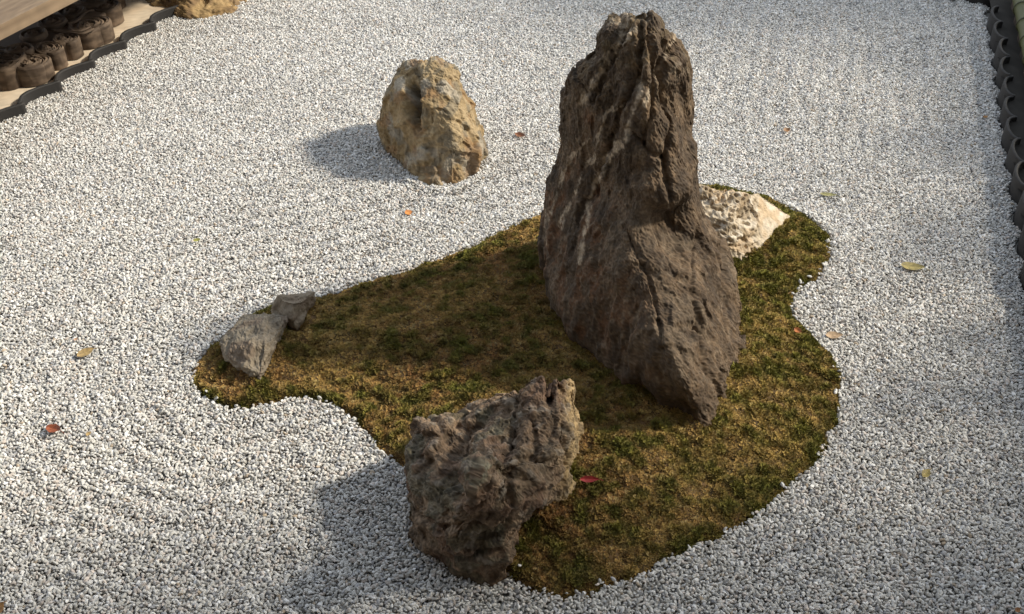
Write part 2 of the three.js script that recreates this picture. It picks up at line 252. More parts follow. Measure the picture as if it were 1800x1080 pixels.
  for (let v = 0; v < col.length; v += 3) { const cc = o.color(pos[v], pos[v + 1], pos[v + 2], n[v], n[v + 1], n[v + 2]); col[v] = cc[0]; col[v + 1] = cc[1]; col[v + 2] = cc[2]; }
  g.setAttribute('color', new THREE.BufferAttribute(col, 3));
  const centre = rings[0].reduce((s, p) => s.add(p), new THREE.Vector3()).divideScalar(C); g.translate(-centre.x, 0, -centre.z);
  const m = new THREE.Mesh(g, o.mat ?? vcol(0.88)); m.position.set(centre.x, 0, centre.z); return m;
}
const sheetOf = (list, d) => list.map(([px, py, dd]) => { const p = P(px, py, dd ?? d); return [p.x, p.y]; });

// the standing stone; its pale seams are mineral sheets that run front to back through the rock
{
  const seams = [[sheetOf([[1125, 40], [1110, 60], [1082, 100], [1066, 130], [1048, 160], [1035, 180], [1024, 215]], 2.52), 0.011], [sheetOf([[1128, 150], [1112, 190], [1100, 235], [1085, 260], [1068, 295], [1055, 330], [1042, 370], [1030, 400], [1016, 440]], 2.47), 0.0075],
    [sheetOf([[1098, 180], [1065, 210], [1052, 250], [1046, 295], [1026, 330], [1012, 370], [994, 405], [985, 430]], 2.5), 0.0035], [sheetOf([[1035, 230], [1010, 275], [990, 320], [975, 370], [962, 400], [955, 450]], 2.6), 0.004], [sheetOf([[1200, 75], [1190, 95], [1172, 100], [1150, 130], [1128, 160]], 2.52), 0.006]];
  let cracks; const cut = (x, y, z) => { if (z < -2.75) return 0; const wx = x + 0.006 * noise(x * 16, y * 16, z * 3) + 0.003 * noise(x * 60, y * 60, 2), wy = y + 0.005 * noise(x * 22, y * 22, z * 3 + 40); let h = 0; for (const [l, w, k] of cracks) { const q = segDist(wx, wy, l) / w; if (q < 2.5) h -= k * Math.exp(-q * q); } return h; };
  cracks = [[[1130, 58], [1116, 130], [1092, 190], [1066, 262], [1040, 335], [1015, 400]], [[1108, 62], [1076, 112], [1058, 145], [1040, 200]], [[1146, 50], [1152, 128], [1140, 182], [1128, 228]], [[1170, 90], [1166, 150], [1178, 200], [1160, 246], [1165, 300]], [[1108, 212], [1138, 240], [1162, 246]], [[1238, 468], [1214, 482], [1188, 472], [1165, 440]], [[1040, 92], [1028, 132], [1000, 142]], [[1250, 384], [1272, 450], [1268, 505]], [[1100, 45], [1112, 52], [1150, 48]], [[1190, 60], [1180, 92], [1196, 110]], [[1105, 425], [1140, 470], [1150, 520]], [[1215, 500], [1235, 570], [1252, 640]], [[1195, 655], [1230, 665], [1256, 645]], [[985, 260], [1000, 300], [985, 350]], [[1010, 170], [1015, 230], [1035, 262], [1060, 250]]].map((l, i) => [sheetOf(l, i === 5 || i > 9 ? 2.3 : i === 7 ? 2.5 : 2.5), i < 4 ? 0.0065 : 0.005, i < 4 ? 0.017 : 0.012]);
  const m = stone([
    { p: [[952, 488], [1000, 590], [1090, 676], [1220, 752], [1272, 700], [1306, 622]], b: 0.22 },
    { p: [[943, 410, 2.74], [982, 520, 2.43], [1085, 605, 2.22], [1194, 655, 2.03], [1262, 625, 2.16], [1314, 585, 2.40]], b: 0.28 },
    { p: [[952, 345, 2.74], [1006, 450, 2.46], [1082, 500, 2.27], [1150, 530, 2.19], [1232, 512, 2.26], [1299, 505, 2.50]], b: 0.27 },
    { p: [[968, 300, 2.72], [1028, 385, 2.50], [1080, 410, 2.36], [1118, 425, 2.32], [1205, 420, 2.375], [1276, 440, 2.56]], b: 0.24 },
    { p: [[984, 258, 2.70], [1035, 315, 2.54], [1080, 328, 2.45], [1135, 335, 2.38], [1205, 350, 2.40], [1240, 368, 2.58]], b: 0.21 },
    { p: [[988, 212, 2.69], [1035, 250, 2.56], [1080, 258, 2.48], [1132, 262, 2.42], [1192, 272, 2.43], [1224, 290, 2.57]], b: 0.19 },
    { p: [[992, 166, 2.68], [1035, 190, 2.56], [1080, 195, 2.50], [1135, 198, 2.45], [1188, 205, 2.48], [1217, 220, 2.60]], b: 0.17 },
    { p: [[998, 128, 2.67], [1038, 140, 2.57], [1080, 140, 2.52], [1138, 136, 2.47], [1188, 142, 2.52], [1212, 155, 2.62]], b: 0.15 },
    { p: [[1030, 90, 2.66], [1055, 95, 2.58], [1088, 88, 2.54], [1138, 80, 2.51], [1185, 92, 2.55], [1206, 102, 2.63]], b: 0.12 },
    { p: [[1054, 45, 2.65], [1068, 52, 2.59], [1098, 48, 2.57], [1140, 44, 2.55], [1172, 54, 2.58], [1183, 66, 2.63]], b: 0.09 },
    { p: [[1070, 27, 2.65], [1085, 32, 2.62], [1106, 24, 2.60], [1135, 18, 2.59], [1152, 24, 2.61], [1164, 36, 2.64]], b: 0.06 },
  ], {
    nu: 640, nv: 560, cap: 0.004, sharp: 0.2, fall: 0.4, inset: 0.0045,
    features: [{ at: [1215, 285, 2.5], r: 0.035, k: 0.018 }, { at: [1195, 395, 2.36], r: 0.06, k: -0.05, s: [1.1, .8, 1.2] }, { at: [1165, 345, 2.38], r: 0.05, k: 0.016, s: [1.3, .7, 1] }, { at: [1245, 420, 2.45], r: 0.035, k: 0.018 }, { at: [1150, 470, 2.26], r: 0.05, k: 0.012 }, { at: [1240, 560, 2.2], r: 0.03, k: 0.014, s: [.8, 1.8, 1] }, { at: [1060, 520, 2.4], r: 0.08, k: 0.014 }, { at: [1180, 165, 2.48], r: 0.028, k: -0.025, s: [.9, 1.4, 1] }, { at: [1195, 120, 2.54], r: 0.02, k: 0.014, s: [.8, 2, 1] }, { at: [1150, 225, 2.42], r: 0.03, k: 0.012, s: [1.4, .6, 1] }, { at: [1200, 330, 2.42], r: 0.04, k: 0.012 }, { at: [1250, 455, 2.42], r: 0.03, k: 0.02 }, { at: [1225, 640, 2.1], r: 0.035, k: -0.022 }, { at: [1205, 715, 2.06], r: 0.045, k: -0.04, s: [1.1, .8, 1] }, { at: [1280, 690, 2.2], r: 0.025, k: -0.03, s: [.6, 2, 1] }, { at: [1095, 45, 2.58], r: 0.018, k: -0.03, s: [.8, 1.2, 2] }, { at: [1180, 85, 2.55], r: 0.02, k: -0.03 }, { at: [1165, 120, 2.5], r: 0.022, k: -0.025, s: [.7, 1.4, 1] }, { at: [1108, 130, 2.48], r: 0.02, k: -0.014, s: [.7, 3, 1] }, { at: [1135, 110, 2.48], r: 0.025, k: 0.016, s: [.7, 2.2, 1] }, { at: [1005, 135, 2.62], r: 0.03, k: 0.012 }, { at: [1065, 200, 2.5], r: 0.02, k: -0.02, s: [.7, 3, 1] }, { at: [1120, 300, 2.4], r: 0.03, k: -0.014, s: [1, 1.6, 1] }],
    coarse: (x, y, z) => { const w = 0.16 * fbm(x * 4, y * 4, z * 4, 3), u = x + 0.35 * y, v = y - 0.35 * x; return 0.020 * facets(u * 6 + w, v * 3.2 + 4, z * 6 - w) + 0.012 * facets(u * 11 + 5, v * 5 + w, z * 11) + 0.006 * facets(u * 24 - w, v * 9, z * 24 + w) + 0.012 * fbm(x * 5, y * 3, z * 5, 3) + cut(x, y, z); },
    fine: (x, y, z) => { const u = x + 0.35 * y, v = y - 0.35 * x, w = 0.3 * noise(x * 14, y * 14, z * 14); return 0.0035 * facets(u * 46 + w, v * 16, z * 46, 40) + 0.006 * (ridged(u * 13, v * 3.5, z * 13, 3) - 0.5) + 0.005 * fbm(u * 30, v * 12, z * 30, 4) + lerp(0.003, 0.0055, smooth(0.45, 0.7, y)) * (ridged(u * 44, v * 9, z * 44, 2) - 0.4) + 0.0026 * noise(x * 190, y * 160, z * 190); },
    color: (x, y, z, nx, ny, nz) => {
      const a = fbm(x * 7, y * 5, z * 7, 4), b = fbm(x * 22 + 3, y * 14, z * 22, 3), s = fbm(x * 70, y * 50, z * 70, 2), low = smooth(0.62, 0.3, y + 0.5 * a);
      let c = mixc([0.10, 0.070, 0.044], [0.185, 0.134, 0.088], smooth(-0.25, 0.3, a + 0.5 * b));
      c = mixc(c, [0.165, 0.085, 0.042], 0.8 * smooth(0.0, 0.3, b + a * 0.5 + 0.25 * low - 0.12) * smooth(0.40, 0.22, x));     // rust on the left side
      c = mixc(c, [0.185, 0.15, 0.112], 0.6 * smooth(0.1, 0.35, noise(x * 9 + 4, y * 6, z * 9) + 0.5 * b));                        // grey
      c = mixc(c, [0.18, 0.15, 0.08], 0.5 * smooth(0.6, 0.9, y) * smooth(-0.1, 0.25, b));                                          // olive lichen near the head
      const wob = 0.006 * noise(x * 26, y * 26, z * 4) + 0.003 * noise(x * 90, y * 90, z * 9);
      for (const [pts, w] of seams) { const d = Math.abs(segDist(x, y, pts) + wob), k = smooth(w, w * 0.35, d) * smooth(-0.35, 0.15, noise(x * 45, y * 45, 3) + 0.18 + 0.3 * (y - 0.6)) * (nz > -0.3 ? 1 : 0); c = mixc(c, [0.66, 0.58, 0.48], 0.85 * k); }
      c = mixc(c, [0.5, 0.46, 0.4], 0.7 * smooth(0.16, 0.28, noise(x * 38, y * 38, z * 38)) * smooth(0.7, 0.85, y) * smooth(0, .3, noise(x * 10, y * 10, z * 10) + .1));
      c = mixc(c, [0.30, 0.25, 0.195], 0.45 * smooth(0.24, 0.36, noise(x * 75, y * 55, z * 75) + 0.25 * a)); c = mixc(c, [0.065, 0.048, 0.034], 0.5 * smooth(0.12, 0.3, noise(x * 26 + 8, y * 12, z * 26) + 0.3 * s));
      c = mulc(c, 0.88 + 0.7 * s + 0.3 * b); c = mulc(c, 1 + 0.5 * noise(x * 170, y * 150, z * 170)); return [c[0] * 0.70, c[1] * 0.63, c[2] * 0.535];
    },
  });
  addTop(m, 'standing_stone'); tag(m, 'tall dark brown pointed standing stone with pale mineral veins, tallest on the moss', 'standing stone');
}
// the brown stone in front
{
  const BOSS = P(848, 845, 1.56);
  const cracks = [[[738, 800, 1.8], [800, 792, 1.75], [868, 800, 1.66], [932, 842, 1.65]], [[800, 732, 1.88], [852, 772, 1.76], [905, 782, 1.72]], [[900, 690, 1.88], [930, 742, 1.78], [962, 802, 1.7]], [[986, 668, 1.89], [988, 722, 1.83], [1000, 790, 1.78]], [[786, 985, 1.58], [850, 976, 1.57], [890, 960, 1.58]], [[722, 880, 1.74], [780, 906, 1.64], [842, 902, 1.58]], [[820, 800, 1.7], [800, 850, 1.64], [806, 900, 1.6]], [[895, 850, 1.62], [905, 890, 1.61], [892, 930, 1.6]]].map(l => sheetOf(l));
  const cut = (x, y, z) => { if (z < -2.0) return 0; const wx = x + 0.006 * noise(x * 30, y * 30, z * 6) + 0.003 * noise(x * 80, y * 80, 2), wy = y + 0.006 * noise(x * 30, y * 30, z * 6 + 40); let h = 0; for (const l of cracks) { const q = segDist(wx, wy, l) / 0.0055; if (q < 2.5) h -= 0.013 * Math.exp(-q * q); } return h; };
  const m = stone([
    { p: [[714, 948], [782, 1000], [800, 1018], [893, 1026], [905, 1008], [910, 950]], b: 0.22 },
    { p: [[712, 885, 1.74], [765, 935, 1.61], [805, 958, 1.57], [888, 955, 1.575], [896, 930, 1.62], [905, 912, 1.72]], b: 0.26 },
    { p: [[714, 835, 1.80], [772, 862, 1.665], [832, 868, 1.585], [905, 880, 1.60], [965, 888, 1.655], [1001, 884, 1.73]], b: 0.26 },
    { p: [[718, 785, 1.85], [785, 800, 1.74], [850, 818, 1.625], [915, 812, 1.66], [985, 822, 1.69], [1012, 815, 1.79]], b: 0.26 },
    { p: [[724, 748, 1.89], [790, 768, 1.81], [850, 770, 1.75], [922, 757, 1.76], [992, 762, 1.765], [1028, 762, 1.86]], b: 0.22 },
    { p: [[742, 733, 1.92], [806, 738, 1.87], [868, 722, 1.85], [932, 703, 1.84], [988, 705, 1.835], [1020, 708, 1.90]], b: 0.18, drop: -0.03 },
    { p: [[795, 727, 1.95], [835, 712, 1.925], [880, 692, 1.915], [942, 660, 1.905], [978, 664, 1.90], [1004, 668, 1.93]], b: 0.10, drop: -0.03 },
  ], {
    nu: 560, nv: 440, cap: -0.02, sharp: 0.55, fall: 1.0, inset: 0.004, h: 0.006,
    features: [{ at: [848, 850, 1.6], r: 0.055, k: 0.026, s: [1.2, .8, 1.4] }, { at: [780, 838, 1.66], r: 0.036, k: -0.05, s: [1, 1, 2] }, { at: [912, 822, 1.63], r: 0.028, k: -0.038, s: [1.6, .8, 2] }, { at: [800, 775, 1.78], r: 0.028, k: -0.03, s: [1.2, .8, 2] }, { at: [885, 790, 1.7], r: 0.018, k: -0.022, s: [1.4, .8, 2] }, { at: [765, 900, 1.63], r: 0.03, k: -0.03, s: [1, .8, 2] }, { at: [820, 945, 1.56], r: 0.02, k: -0.022, s: [3, .6, 2] }, { at: [870, 775, 1.74], r: 0.025, k: 0.014 }, { at: [835, 745, 1.85], r: 0.022, k: -0.022 }, { at: [975, 745, 1.78], r: 0.02, k: -0.014, s: [.6, 2, 1.5] }, { at: [845, 920, 1.57], r: 0.03, k: -0.022, s: [2, .7, 1] }, { at: [740, 800, 1.82], r: 0.03, k: 0.014 }, { at: [966, 662, 1.9], r: 0.016, k: -0.05, s: [.55, 2, 4] }, { at: [1008, 720, 1.86], r: 0.012, k: -0.02, s: [.6, 3, 2] }, { at: [995, 870, 1.72], r: 0.016, k: 0.012 }, { at: [820, 750, 1.84], r: 0.03, k: -0.02 }, { at: [850, 960, 1.56], r: 0.03, k: -0.02, s: [2, .5, 1] }, { at: [840, 990, 1.56], r: 0.03, k: 0.014, s: [1.6, .6, 1] }, { at: [730, 925, 1.7], r: 0.014, k: -0.03, s: [1.6, .7, 1] }, { at: [1012, 735, 1.87], r: 0.012, k: -0.025, s: [.6, 3, 1.5] }, { at: [965, 905, 1.69], r: 0.04, k: -0.03 }, { at: [870, 735, 1.83], r: 0.03, k: 0.012 }],
    coarse: (x, y, z) => { const w = 0.2 * fbm(x * 5, y * 5, z * 5, 3); return 0.015 * facets(x * 9 + w + 3, y * 9, z * 9 - w) + 0.012 * facets(x * 18, y * 18 + w, z * 18, 34) + 0.018 * fbm(x * 9, y * 9, z * 9, 3) + cut(x, y, z); },
    fine: (x, y, z) => { const pit = smooth(0.42, 0.6, noise(x * 70, y * 70, z * 70)), st = ridged(x * 14 - y * 8, y * 20 + x * 6, z * 20, 3) - 0.5, w = 0.3 * noise(x * 20, y * 20, z * 20); return 0.006 * st + 0.0045 * facets(x * 44 + w, y * 44, z * 44 - w, 35) + 0.011 * fbm(x * 30, y * 30, z * 30, 4) - 0.004 * pit + 0.0026 * noise(x * 230, y * 230, z * 230); },
    color: (x, y, z, nx, ny, nz) => {
      const a = fbm(x * 8, y * 8, z * 8, 4), b = fbm(x * 25, y * 25, z * 25, 3), s = fbm(x * 90, y * 90, z * 90, 2);
      let c = mixc([0.20, 0.132, 0.08], [0.335, 0.235, 0.15], smooth(-0.25, 0.3, a + 0.4 * b));
      c = mixc(c, [0.17, 0.095, 0.06], 0.6 * smooth(0.05, 0.3, noise(x * 11, y * 11 + 5, z * 11) + 0.4 * b));
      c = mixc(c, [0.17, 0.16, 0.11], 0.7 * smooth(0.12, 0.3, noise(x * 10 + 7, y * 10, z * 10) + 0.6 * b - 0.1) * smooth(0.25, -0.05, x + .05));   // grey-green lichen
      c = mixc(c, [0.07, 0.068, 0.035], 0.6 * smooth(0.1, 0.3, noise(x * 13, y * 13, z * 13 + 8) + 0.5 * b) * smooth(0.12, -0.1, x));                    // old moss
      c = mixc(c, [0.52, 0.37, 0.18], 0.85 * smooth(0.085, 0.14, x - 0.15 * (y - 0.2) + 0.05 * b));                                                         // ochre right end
      { const q = Math.hypot((x - BOSS.x) / 1.25, y - BOSS.y, (z - BOSS.z) * 0.6); c = mixc(c, [0.30, 0.29, 0.20], 0.7 * smooth(0.055, 0.02, q + 0.05 * b) * smooth(-0.2, 0.15, noise(x * 60, y * 60, z * 60))); }
      c = mixc(c, [0.055, 0.04, 0.026], 0.5 * smooth(0.1, 0.3, noise(x * 34 + 2, y * 34, z * 34) + 0.3 * s));
      c = mixc(c, [0.33, 0.28, 0.22], 0.5 * smooth(0.3, 0.45, noise(x * 30, y * 30, z * 30)));
      return mulc(c, (0.74 + 0.75 * s) * (1 + 0.5 * noise(x * 180, y * 180, z * 180)));
    },
  });
  addTop(m, 'brown_stone'); tag(m, 'squat rough brown rock with lichen at the front edge of the moss', 'rock');
}
// the ochre stone out on the gravel
{
  const m = stone([
    { p: [[674, 262], [700, 298], [745, 322], [795, 327], [832, 308], [858, 270]], b: 0.16 },
    { p: [[663, 218, 3.52], [694, 250, 3.40], [745, 276, 3.29], [797, 280, 3.27], [838, 262, 3.33], [855, 246, 3.50]], b: 0.19 },
    { p: [[667, 172, 3.56], [700, 195, 3.43], [745, 215, 3.35], [794, 220, 3.32], [826, 212, 3.40], [846, 203, 3.54]], b: 0.18 },
    { p: [[687, 130, 3.58], [710, 150, 3.48], [745, 162, 3.42], [786, 165, 3.39], [808, 160, 3.45], [822, 154, 3.57]], b: 0.14 },
    { p: [[712, 103, 3.60], [728, 115, 3.53], [750, 119, 3.50], [776, 120, 3.48], [789, 117, 3.51], [797, 114, 3.58]], b: 0.08 },
    { p: [[736, 98, 3.60], [744, 103, 3.57], [754, 103, 3.56], [766, 101, 3.55], [772, 101, 3.56], [776, 99, 3.59]], b: 0.04 },
  ], {
    nu: 420, nv: 330, cap: 0.012, h: 0.0, fall: 0.5, sharp: 0.4,
    features: [{ at: [724, 164, 3.43], r: 0.014, k: -0.13, s: [1.2, 1.2, 4] }, { at: [728, 188, 3.41], r: 0.012, k: -0.17, s: [1, 1.8, 4] }, { at: [732, 213, 3.38], r: 0.009, k: -0.085, s: [1, 2, 4] }, { at: [708, 188, 3.42], r: 0.025, k: 0.014 }, { at: [752, 185, 3.39], r: 0.025, k: 0.014, s: [.8, 1.6, 1] }, { at: [708, 215, 3.4], r: 0.03, k: 0.012, s: [1, 1.6, 1] }, { at: [768, 195, 3.36], r: 0.03, k: 0.016, s: [1, 1.4, 1] }, { at: [685, 232, 3.45], r: 0.008, k: -0.016 }, { at: [808, 285, 3.28], r: 0.012, k: -0.02 }, { at: [757, 275, 3.29], r: 0.025, k: -0.02, s: [.7, 2, 1] }, { at: [735, 285, 3.28], r: 0.02, k: 0.012 }, { at: [715, 160, 3.46], r: 0.022, k: 0.012 }, { at: [812, 218, 3.37], r: 0.01, k: -0.015, s: [1, 2, 1] }, { at: [705, 255, 3.38], r: 0.025, k: -0.014 }, { at: [775, 310, 3.27], r: 0.02, k: 0.012 }],
    coarse: (x, y, z) => { const w = 0.15 * fbm(x * 6, y * 6, z * 6, 2), a = facets(x * 9 + w, y * 8 + 2, z * 9 - w, 60), b = facets(x * 22, y * 18, z * 22, 50), c = facets(x * 45 + w, y * 30, z * 45, 40); return 0.021 * a + 0.009 * b + 0.002 * c + 0.014 * fbm(x * 8, y * 8, z * 8, 3); },
    fine: (x, y, z) => 0.008 * (ridged(x * 18, y * 10 + x * 7, z * 18, 4) - 0.5) + 0.006 * fbm(x * 42, y * 30, z * 42, 3) - 0.003 * smooth(0.32, 0.5, noise(x * 42, y * 42, z * 42 + 3)) + 0.0018 * noise(x * 220, y * 180, z * 220),
    color: (x, y, z, nx) => {
      const a = fbm(x * 8 + 1, y * 8, z * 8, 4), b = fbm(x * 24, y * 24, z * 24, 3), s = fbm(x * 85, y * 85, z * 85, 2);
      let c = mixc([0.27, 0.185, 0.085], [0.40, 0.30, 0.17], smooth(-0.25, 0.3, a + 0.4 * b));
      c = mixc(c, [0.40, 0.36, 0.29], 0.7 * smooth(0.06, 0.3, noise(x * 12, y * 9, z * 12) + 0.4 * b)); c = mixc(c, [0.25, 0.13, 0.05], 0.55 * smooth(0.12, 0.3, noise(x * 14 + 3, y * 14, z * 14) + 0.3 * b));
      c = mixc(c, [0.17, 0.15, 0.11], 0.6 * smooth(0.15, 0.3, noise(x * 17, y * 17 + 9, z * 17) + 0.3 * b)); return mulc(c, 0.88 + 0.6 * s);
    },
  });
  addTop(m, 'ochre_stone'); tag(m, 'rounded ochre yellow rock with a dark hollow standing alone on the gravel', 'rock');
}
// the pale stone behind the standing stone
{
  const m = stone([
    { p: [[1190, 452, .04], [1240, 470, .04], [1286, 468, .04], [1335, 446, .04], [1368, 412, .04], [1390, 380, .04]], b: 0.12 },
    { p: [[1190, 400, .10], [1235, 428, .09], [1284, 438, .08], [1330, 425, .07], [1362, 400, .065], [1386, 376, .055]], b: 0.10 },
    { p: [[1190, 355, .16], [1235, 375, .16], [1285, 392, .15], [1322, 378, .135], [1348, 368, .11], [1364, 360, .09]], b: 0.07 },
    { p: [[1205, 318, .20], [1235, 326, .20], [1275, 338, .19], [1312, 342, .175], [1324, 342, .165], [1334, 341, .15]], b: 0.04 },
  ], {
    nu: 300, nv: 170, cap: -0.003, sharp: 0.85, inset: 0.004,
    coarse: (x, y, z) => { const rough = smooth(0.79, 0.72, x), a = facets(x * 16, y * 16, z * 16); return (0.003 + 0.012 * rough) * a + 0.006 * fbm(x * 9, y * 9, z * 9, 3); },
    fine: (x, y, z) => { const rough = smooth(0.79, 0.72, x); return (0.003 + 0.007 * rough) * fbm(x * 45, y * 45, z * 45, 4) - 0.009 * rough * smooth(0.05, 0.4, noise(x * 72, y * 72, z * 72)) + 0.0015 * noise(x * 200, y * 200, z * 200); },
    color: (x, y, z) => { const a = fbm(x * 12, y * 12, z * 12, 3), s = fbm(x * 70, y * 70, z * 70, 2), rough = smooth(0.79, 0.72, x); let c = mixc([0.58, 0.48, 0.35], [0.70, 0.62, 0.50], smooth(-0.2, 0.3, a)); c = mixc(c, [0.52, 0.36, 0.2], 0.6 * smooth(0.1, 0.3, noise(x * 16, y * 16, z * 16))); c = mixc(c, [0.27, 0.19, 0.10], 0.75 * rough * smooth(-0.05, 0.25, noise(x * 30, y * 30, z * 30) + 0.4 * a)); return mulc(c, 0.9 + 0.45 * s); },
  });
  addTop(m, 'pale_stone'); tag(m, 'low cream white rock on the moss behind the tall standing stone', 'rock');
}
// the grey slab and the smaller grey stone that touches it
const greyRock = (x, y, z) => { const a = fbm(x * 10, y * 10, z * 10, 4), b = fbm(x * 30, y * 30, z * 30, 3), s = fbm(x * 90, y * 90, z * 90, 2); let c = mixc([0.215, 0.18, 0.135], [0.32, 0.27, 0.20], smooth(-0.25, 0.3, a + 0.4 * b)); c = mixc(c, [0.24, 0.19, 0.13], 0.5 * smooth(0.08, 0.3, noise(x * 9 + 5, y * 9, z * 22) + 0.4 * b)); c = mixc(c, [0.17, 0.115, 0.08], 0.5 * smooth(0.15, 0.32, noise(x * 20, y * 20, z * 20))); return mulc(c, 0.88 + 0.55 * s); };
{
  const m = stone([
    { p: [[388, 612, .03], [396, 640, .03], [430, 663, .03], [458, 672, .03], [480, 640, .03], [510, 572, .03]], b: 0.10 },
    { p: [[386, 598, .06], [396, 624, .06], [430, 646, .06], [459, 656, .055], [482, 622, .06], [511, 562, .06]], b: 0.09 },
    { p: [[400, 576, .08], [413, 588, .09], [440, 602, .10], [466, 606, .095], [490, 586, .09], [510, 558, .08]], b: 0.06 },
    { p: [[425, 553, .085], [448, 552, .10], [466, 550, .108], [482, 552, .105], [496, 554, .10], [507, 552, .085]], b: 0.02 },
  ], {
    nu: 340, nv: 220, cap: -0.002, sharp: 0.6, inset: 0.004, coarse: (x, y, z) => 0.008 * facets(x * 13, y * 13 + 5, z * 8) + 0.005 * facets(x * 30, y * 30, z * 18) + 0.01 * fbm(x * 9, y * 9, z * 9, 3),
    fine: (x, y, z) => 0.009 * (ridged(x * 26 + z * 9, y * 20, z * 10 - x * 4, 4) - 0.5) + 0.003 * facets(x * 60, y * 60, z * 30) + 0.006 * fbm(x * 40, y * 40, z * 40, 3) + 0.0015 * noise(x * 210, y * 210, z * 210), color: greyRock,
  });
  addTop(m, 'grey_stone'); tag(m, 'smooth grey sloping slab rock at the left tip of the moss', 'rock');
}
{
  const m = stone([
    { p: [[478, 560, .03], [500, 576, .03], [522, 584, .03], [537, 572, .03], [548, 552, .03], [558, 532, .03]], b: 0.07 },
    { p: [[479, 540, .07], [492, 555, .08], [514, 562, .08], [532, 554, .075], [546, 538, .07], [557, 520, .06]], b: 0.06 },
    { p: [[488, 520, .10], [498, 528, .11], [514, 531, .115], [530, 528, .11], [542, 520, .10], [551, 512, .09]], b: 0.03 },
  ], {
    nu: 180, nv: 100, cap: 0.0, sharp: 0.6, inset: 0.004, coarse: (x, y, z) => 0.010 * facets(x * 17 + 3, y * 17, z * 17) + 0.008 * fbm(x * 14, y * 14, z * 14, 3),
    fine: (x, y, z) => 0.005 * (ridged(x * 24, y * 24, z * 24, 3) - 0.5) + 0.005 * fbm(x * 45, y * 45, z * 45, 3) + 0.0015 * noise(x * 210, y * 210, z * 210), color: (x, y, z) => mixc(greyRock(x, y, z), [0.25, 0.18, 0.11], 0.35),
  });
  addTop(m, 'small_grey_stone'); tag(m, 'small grey brown rock touching the upper end of the grey slab', 'rock');
}
// the boulder at the far left corner of the gravel
{
  const m = stone([
    { p: [[208, 0], [258, 16], [305, 26], [355, 33], [410, 22], [464, -10]], b: 0.3 },
    { p: [[200, -55, 5.15], [240, -33, 4.92], [300, -23, 4.80], [360, -22, 4.76], [420, -38, 4.90], [470, -58, 5.15]], b: 0.34 },
    { p: [[215, -125, 5.25], [250, -110, 5.05], [300, -100, 4.95], [360, -100, 4.93], [410, -110, 5.05], [450, -125, 5.25]], b: 0.28 },
    { p: [[260, -165, 5.3], [285, -160, 5.17], [315, -155, 5.11], [355, -155, 5.10], [385, -160, 5.17], [405, -165, 5.3]], b: 0.14 },
  ], {
    nu: 280, nv: 200, cap: 0.03, h: 0.0, fall: 0.3, inset: 0.004, coarse: (x, y, z) => 0.03 * facets(x * 5, y * 5, z * 5) + 0.012 * facets(x * 12, y * 12, z * 12) + 0.02 * fbm(x * 5, y * 5, z * 5, 3), fine: (x, y, z) => 0.014 * fbm(x * 22, y * 22, z * 22, 4) - 0.008 * smooth(0.15, 0.45, noise(x * 34, y * 34, z * 34)) + 0.003 * noise(x * 120, y * 120, z * 120),
    color: (x, y, z) => { const a = fbm(x * 9, y * 9, z * 9, 4), s = fbm(x * 60, y * 60, z * 60, 2); let c = mixc([0.26, 0.165, 0.07], [0.38, 0.26, 0.12], smooth(-0.25, 0.3, a)); c = mixc(c, [0.16, 0.10, 0.055], 0.6 * smooth(0.08, 0.3, noise(x * 24, y * 24, z * 24))); return mulc(c, 0.9 + 0.6 * s); },
  });
  addTop(m, 'boulder'); tag(m, 'large ochre brown boulder at the far left corner beside the tile edging', 'boulder');
}

// ───────────── tile edging: S-shaped roof tiles stood on edge in the ground ─────────────
const ROUND_PLAN = [...Array(13).keys()].map(i => { const a = Math.PI * i / 12; return [0.5 - 0.49 * Math.cos(a), -Math.sin(a)]; });
function tileGeo(pitch, amp, high, thick, plan = TILE_PLAN) {
  // plan of one tile, u along the row 0..pitch (a broad hollow, then a tight roll), v across
  const mid = [], prof = new THREE.SplineCurve(plan.map(q => new THREE.Vector2(...q)));
  for (const q of prof.getPoints(64)) mid.push([q.x * pitch, q.y * amp]);
  const pos = [], idx = [], R = 0.35 * thick, W = mid.length, ringOf = [[-thick / 2, -0.12], [-thick / 2, high - R], [-thick / 2 + R * 0.5, high - R * 0.15], [0, high], [thick / 2 - R * 0.5, high - R * 0.15], [thick / 2, high - R], [thick / 2, -0.12]], C = ringOf.length;
  mid.forEach(([u, v], i) => { const a = mid[Math.max(0, i - 1)], b = mid[Math.min(W - 1, i + 1)], l = Math.hypot(b[0] - a[0], b[1] - a[1]), nx = -(b[1] - a[1]) / l, nz = (b[0] - a[0]) / l; ringOf.forEach(([o, y]) => pos.push(u + nx * o, y, v + nz * o)); });
  for (let i = 0; i < W - 1; i++) for (let k = 0; k < C - 1; k++) { const a = i * C + k, b = a + 1, c = a + C, d = c + 1; idx.push(a, b, c, b, d, c); }
  for (const [i, f] of [[0, 0], [W - 1, 1]]) for (let k = 1; k < C - 1; k++) { const a = i * C; f ? idx.push(a, a + k, a + k + 1) : idx.push(a, a + k + 1, a + k); }
  const col = []; for (let i = 0; i < pos.length; i += 3) { const [x, y, z] = [pos[i], pos[i + 1], pos[i + 2]], n = fbm(x * 30, y * 30, z * 30 + high * 50, 3), q = noise(x * 110, y * 110, z * 110); pos[i + 1] += 0.003 * fbm(x * 25, 0, z * 25 + high * 50, 2) * (y > 0 ? 1 : 0); col.push(...mixc(mulc([1, 1, 1], 0.95 + 0.5 * n), [2.2, 1.9, 1.5], 0.3 * smooth(0.1, 0.35, n))); }
  const g = new THREE.BufferGeometry(); g.setAttribute('position', new THREE.Float32BufferAttribute(pos, 3)); g.setAttribute('color', new THREE.Float32BufferAttribute(col, 3)); g.setIndex(idx); g.computeVertexNormals(); return g;
}
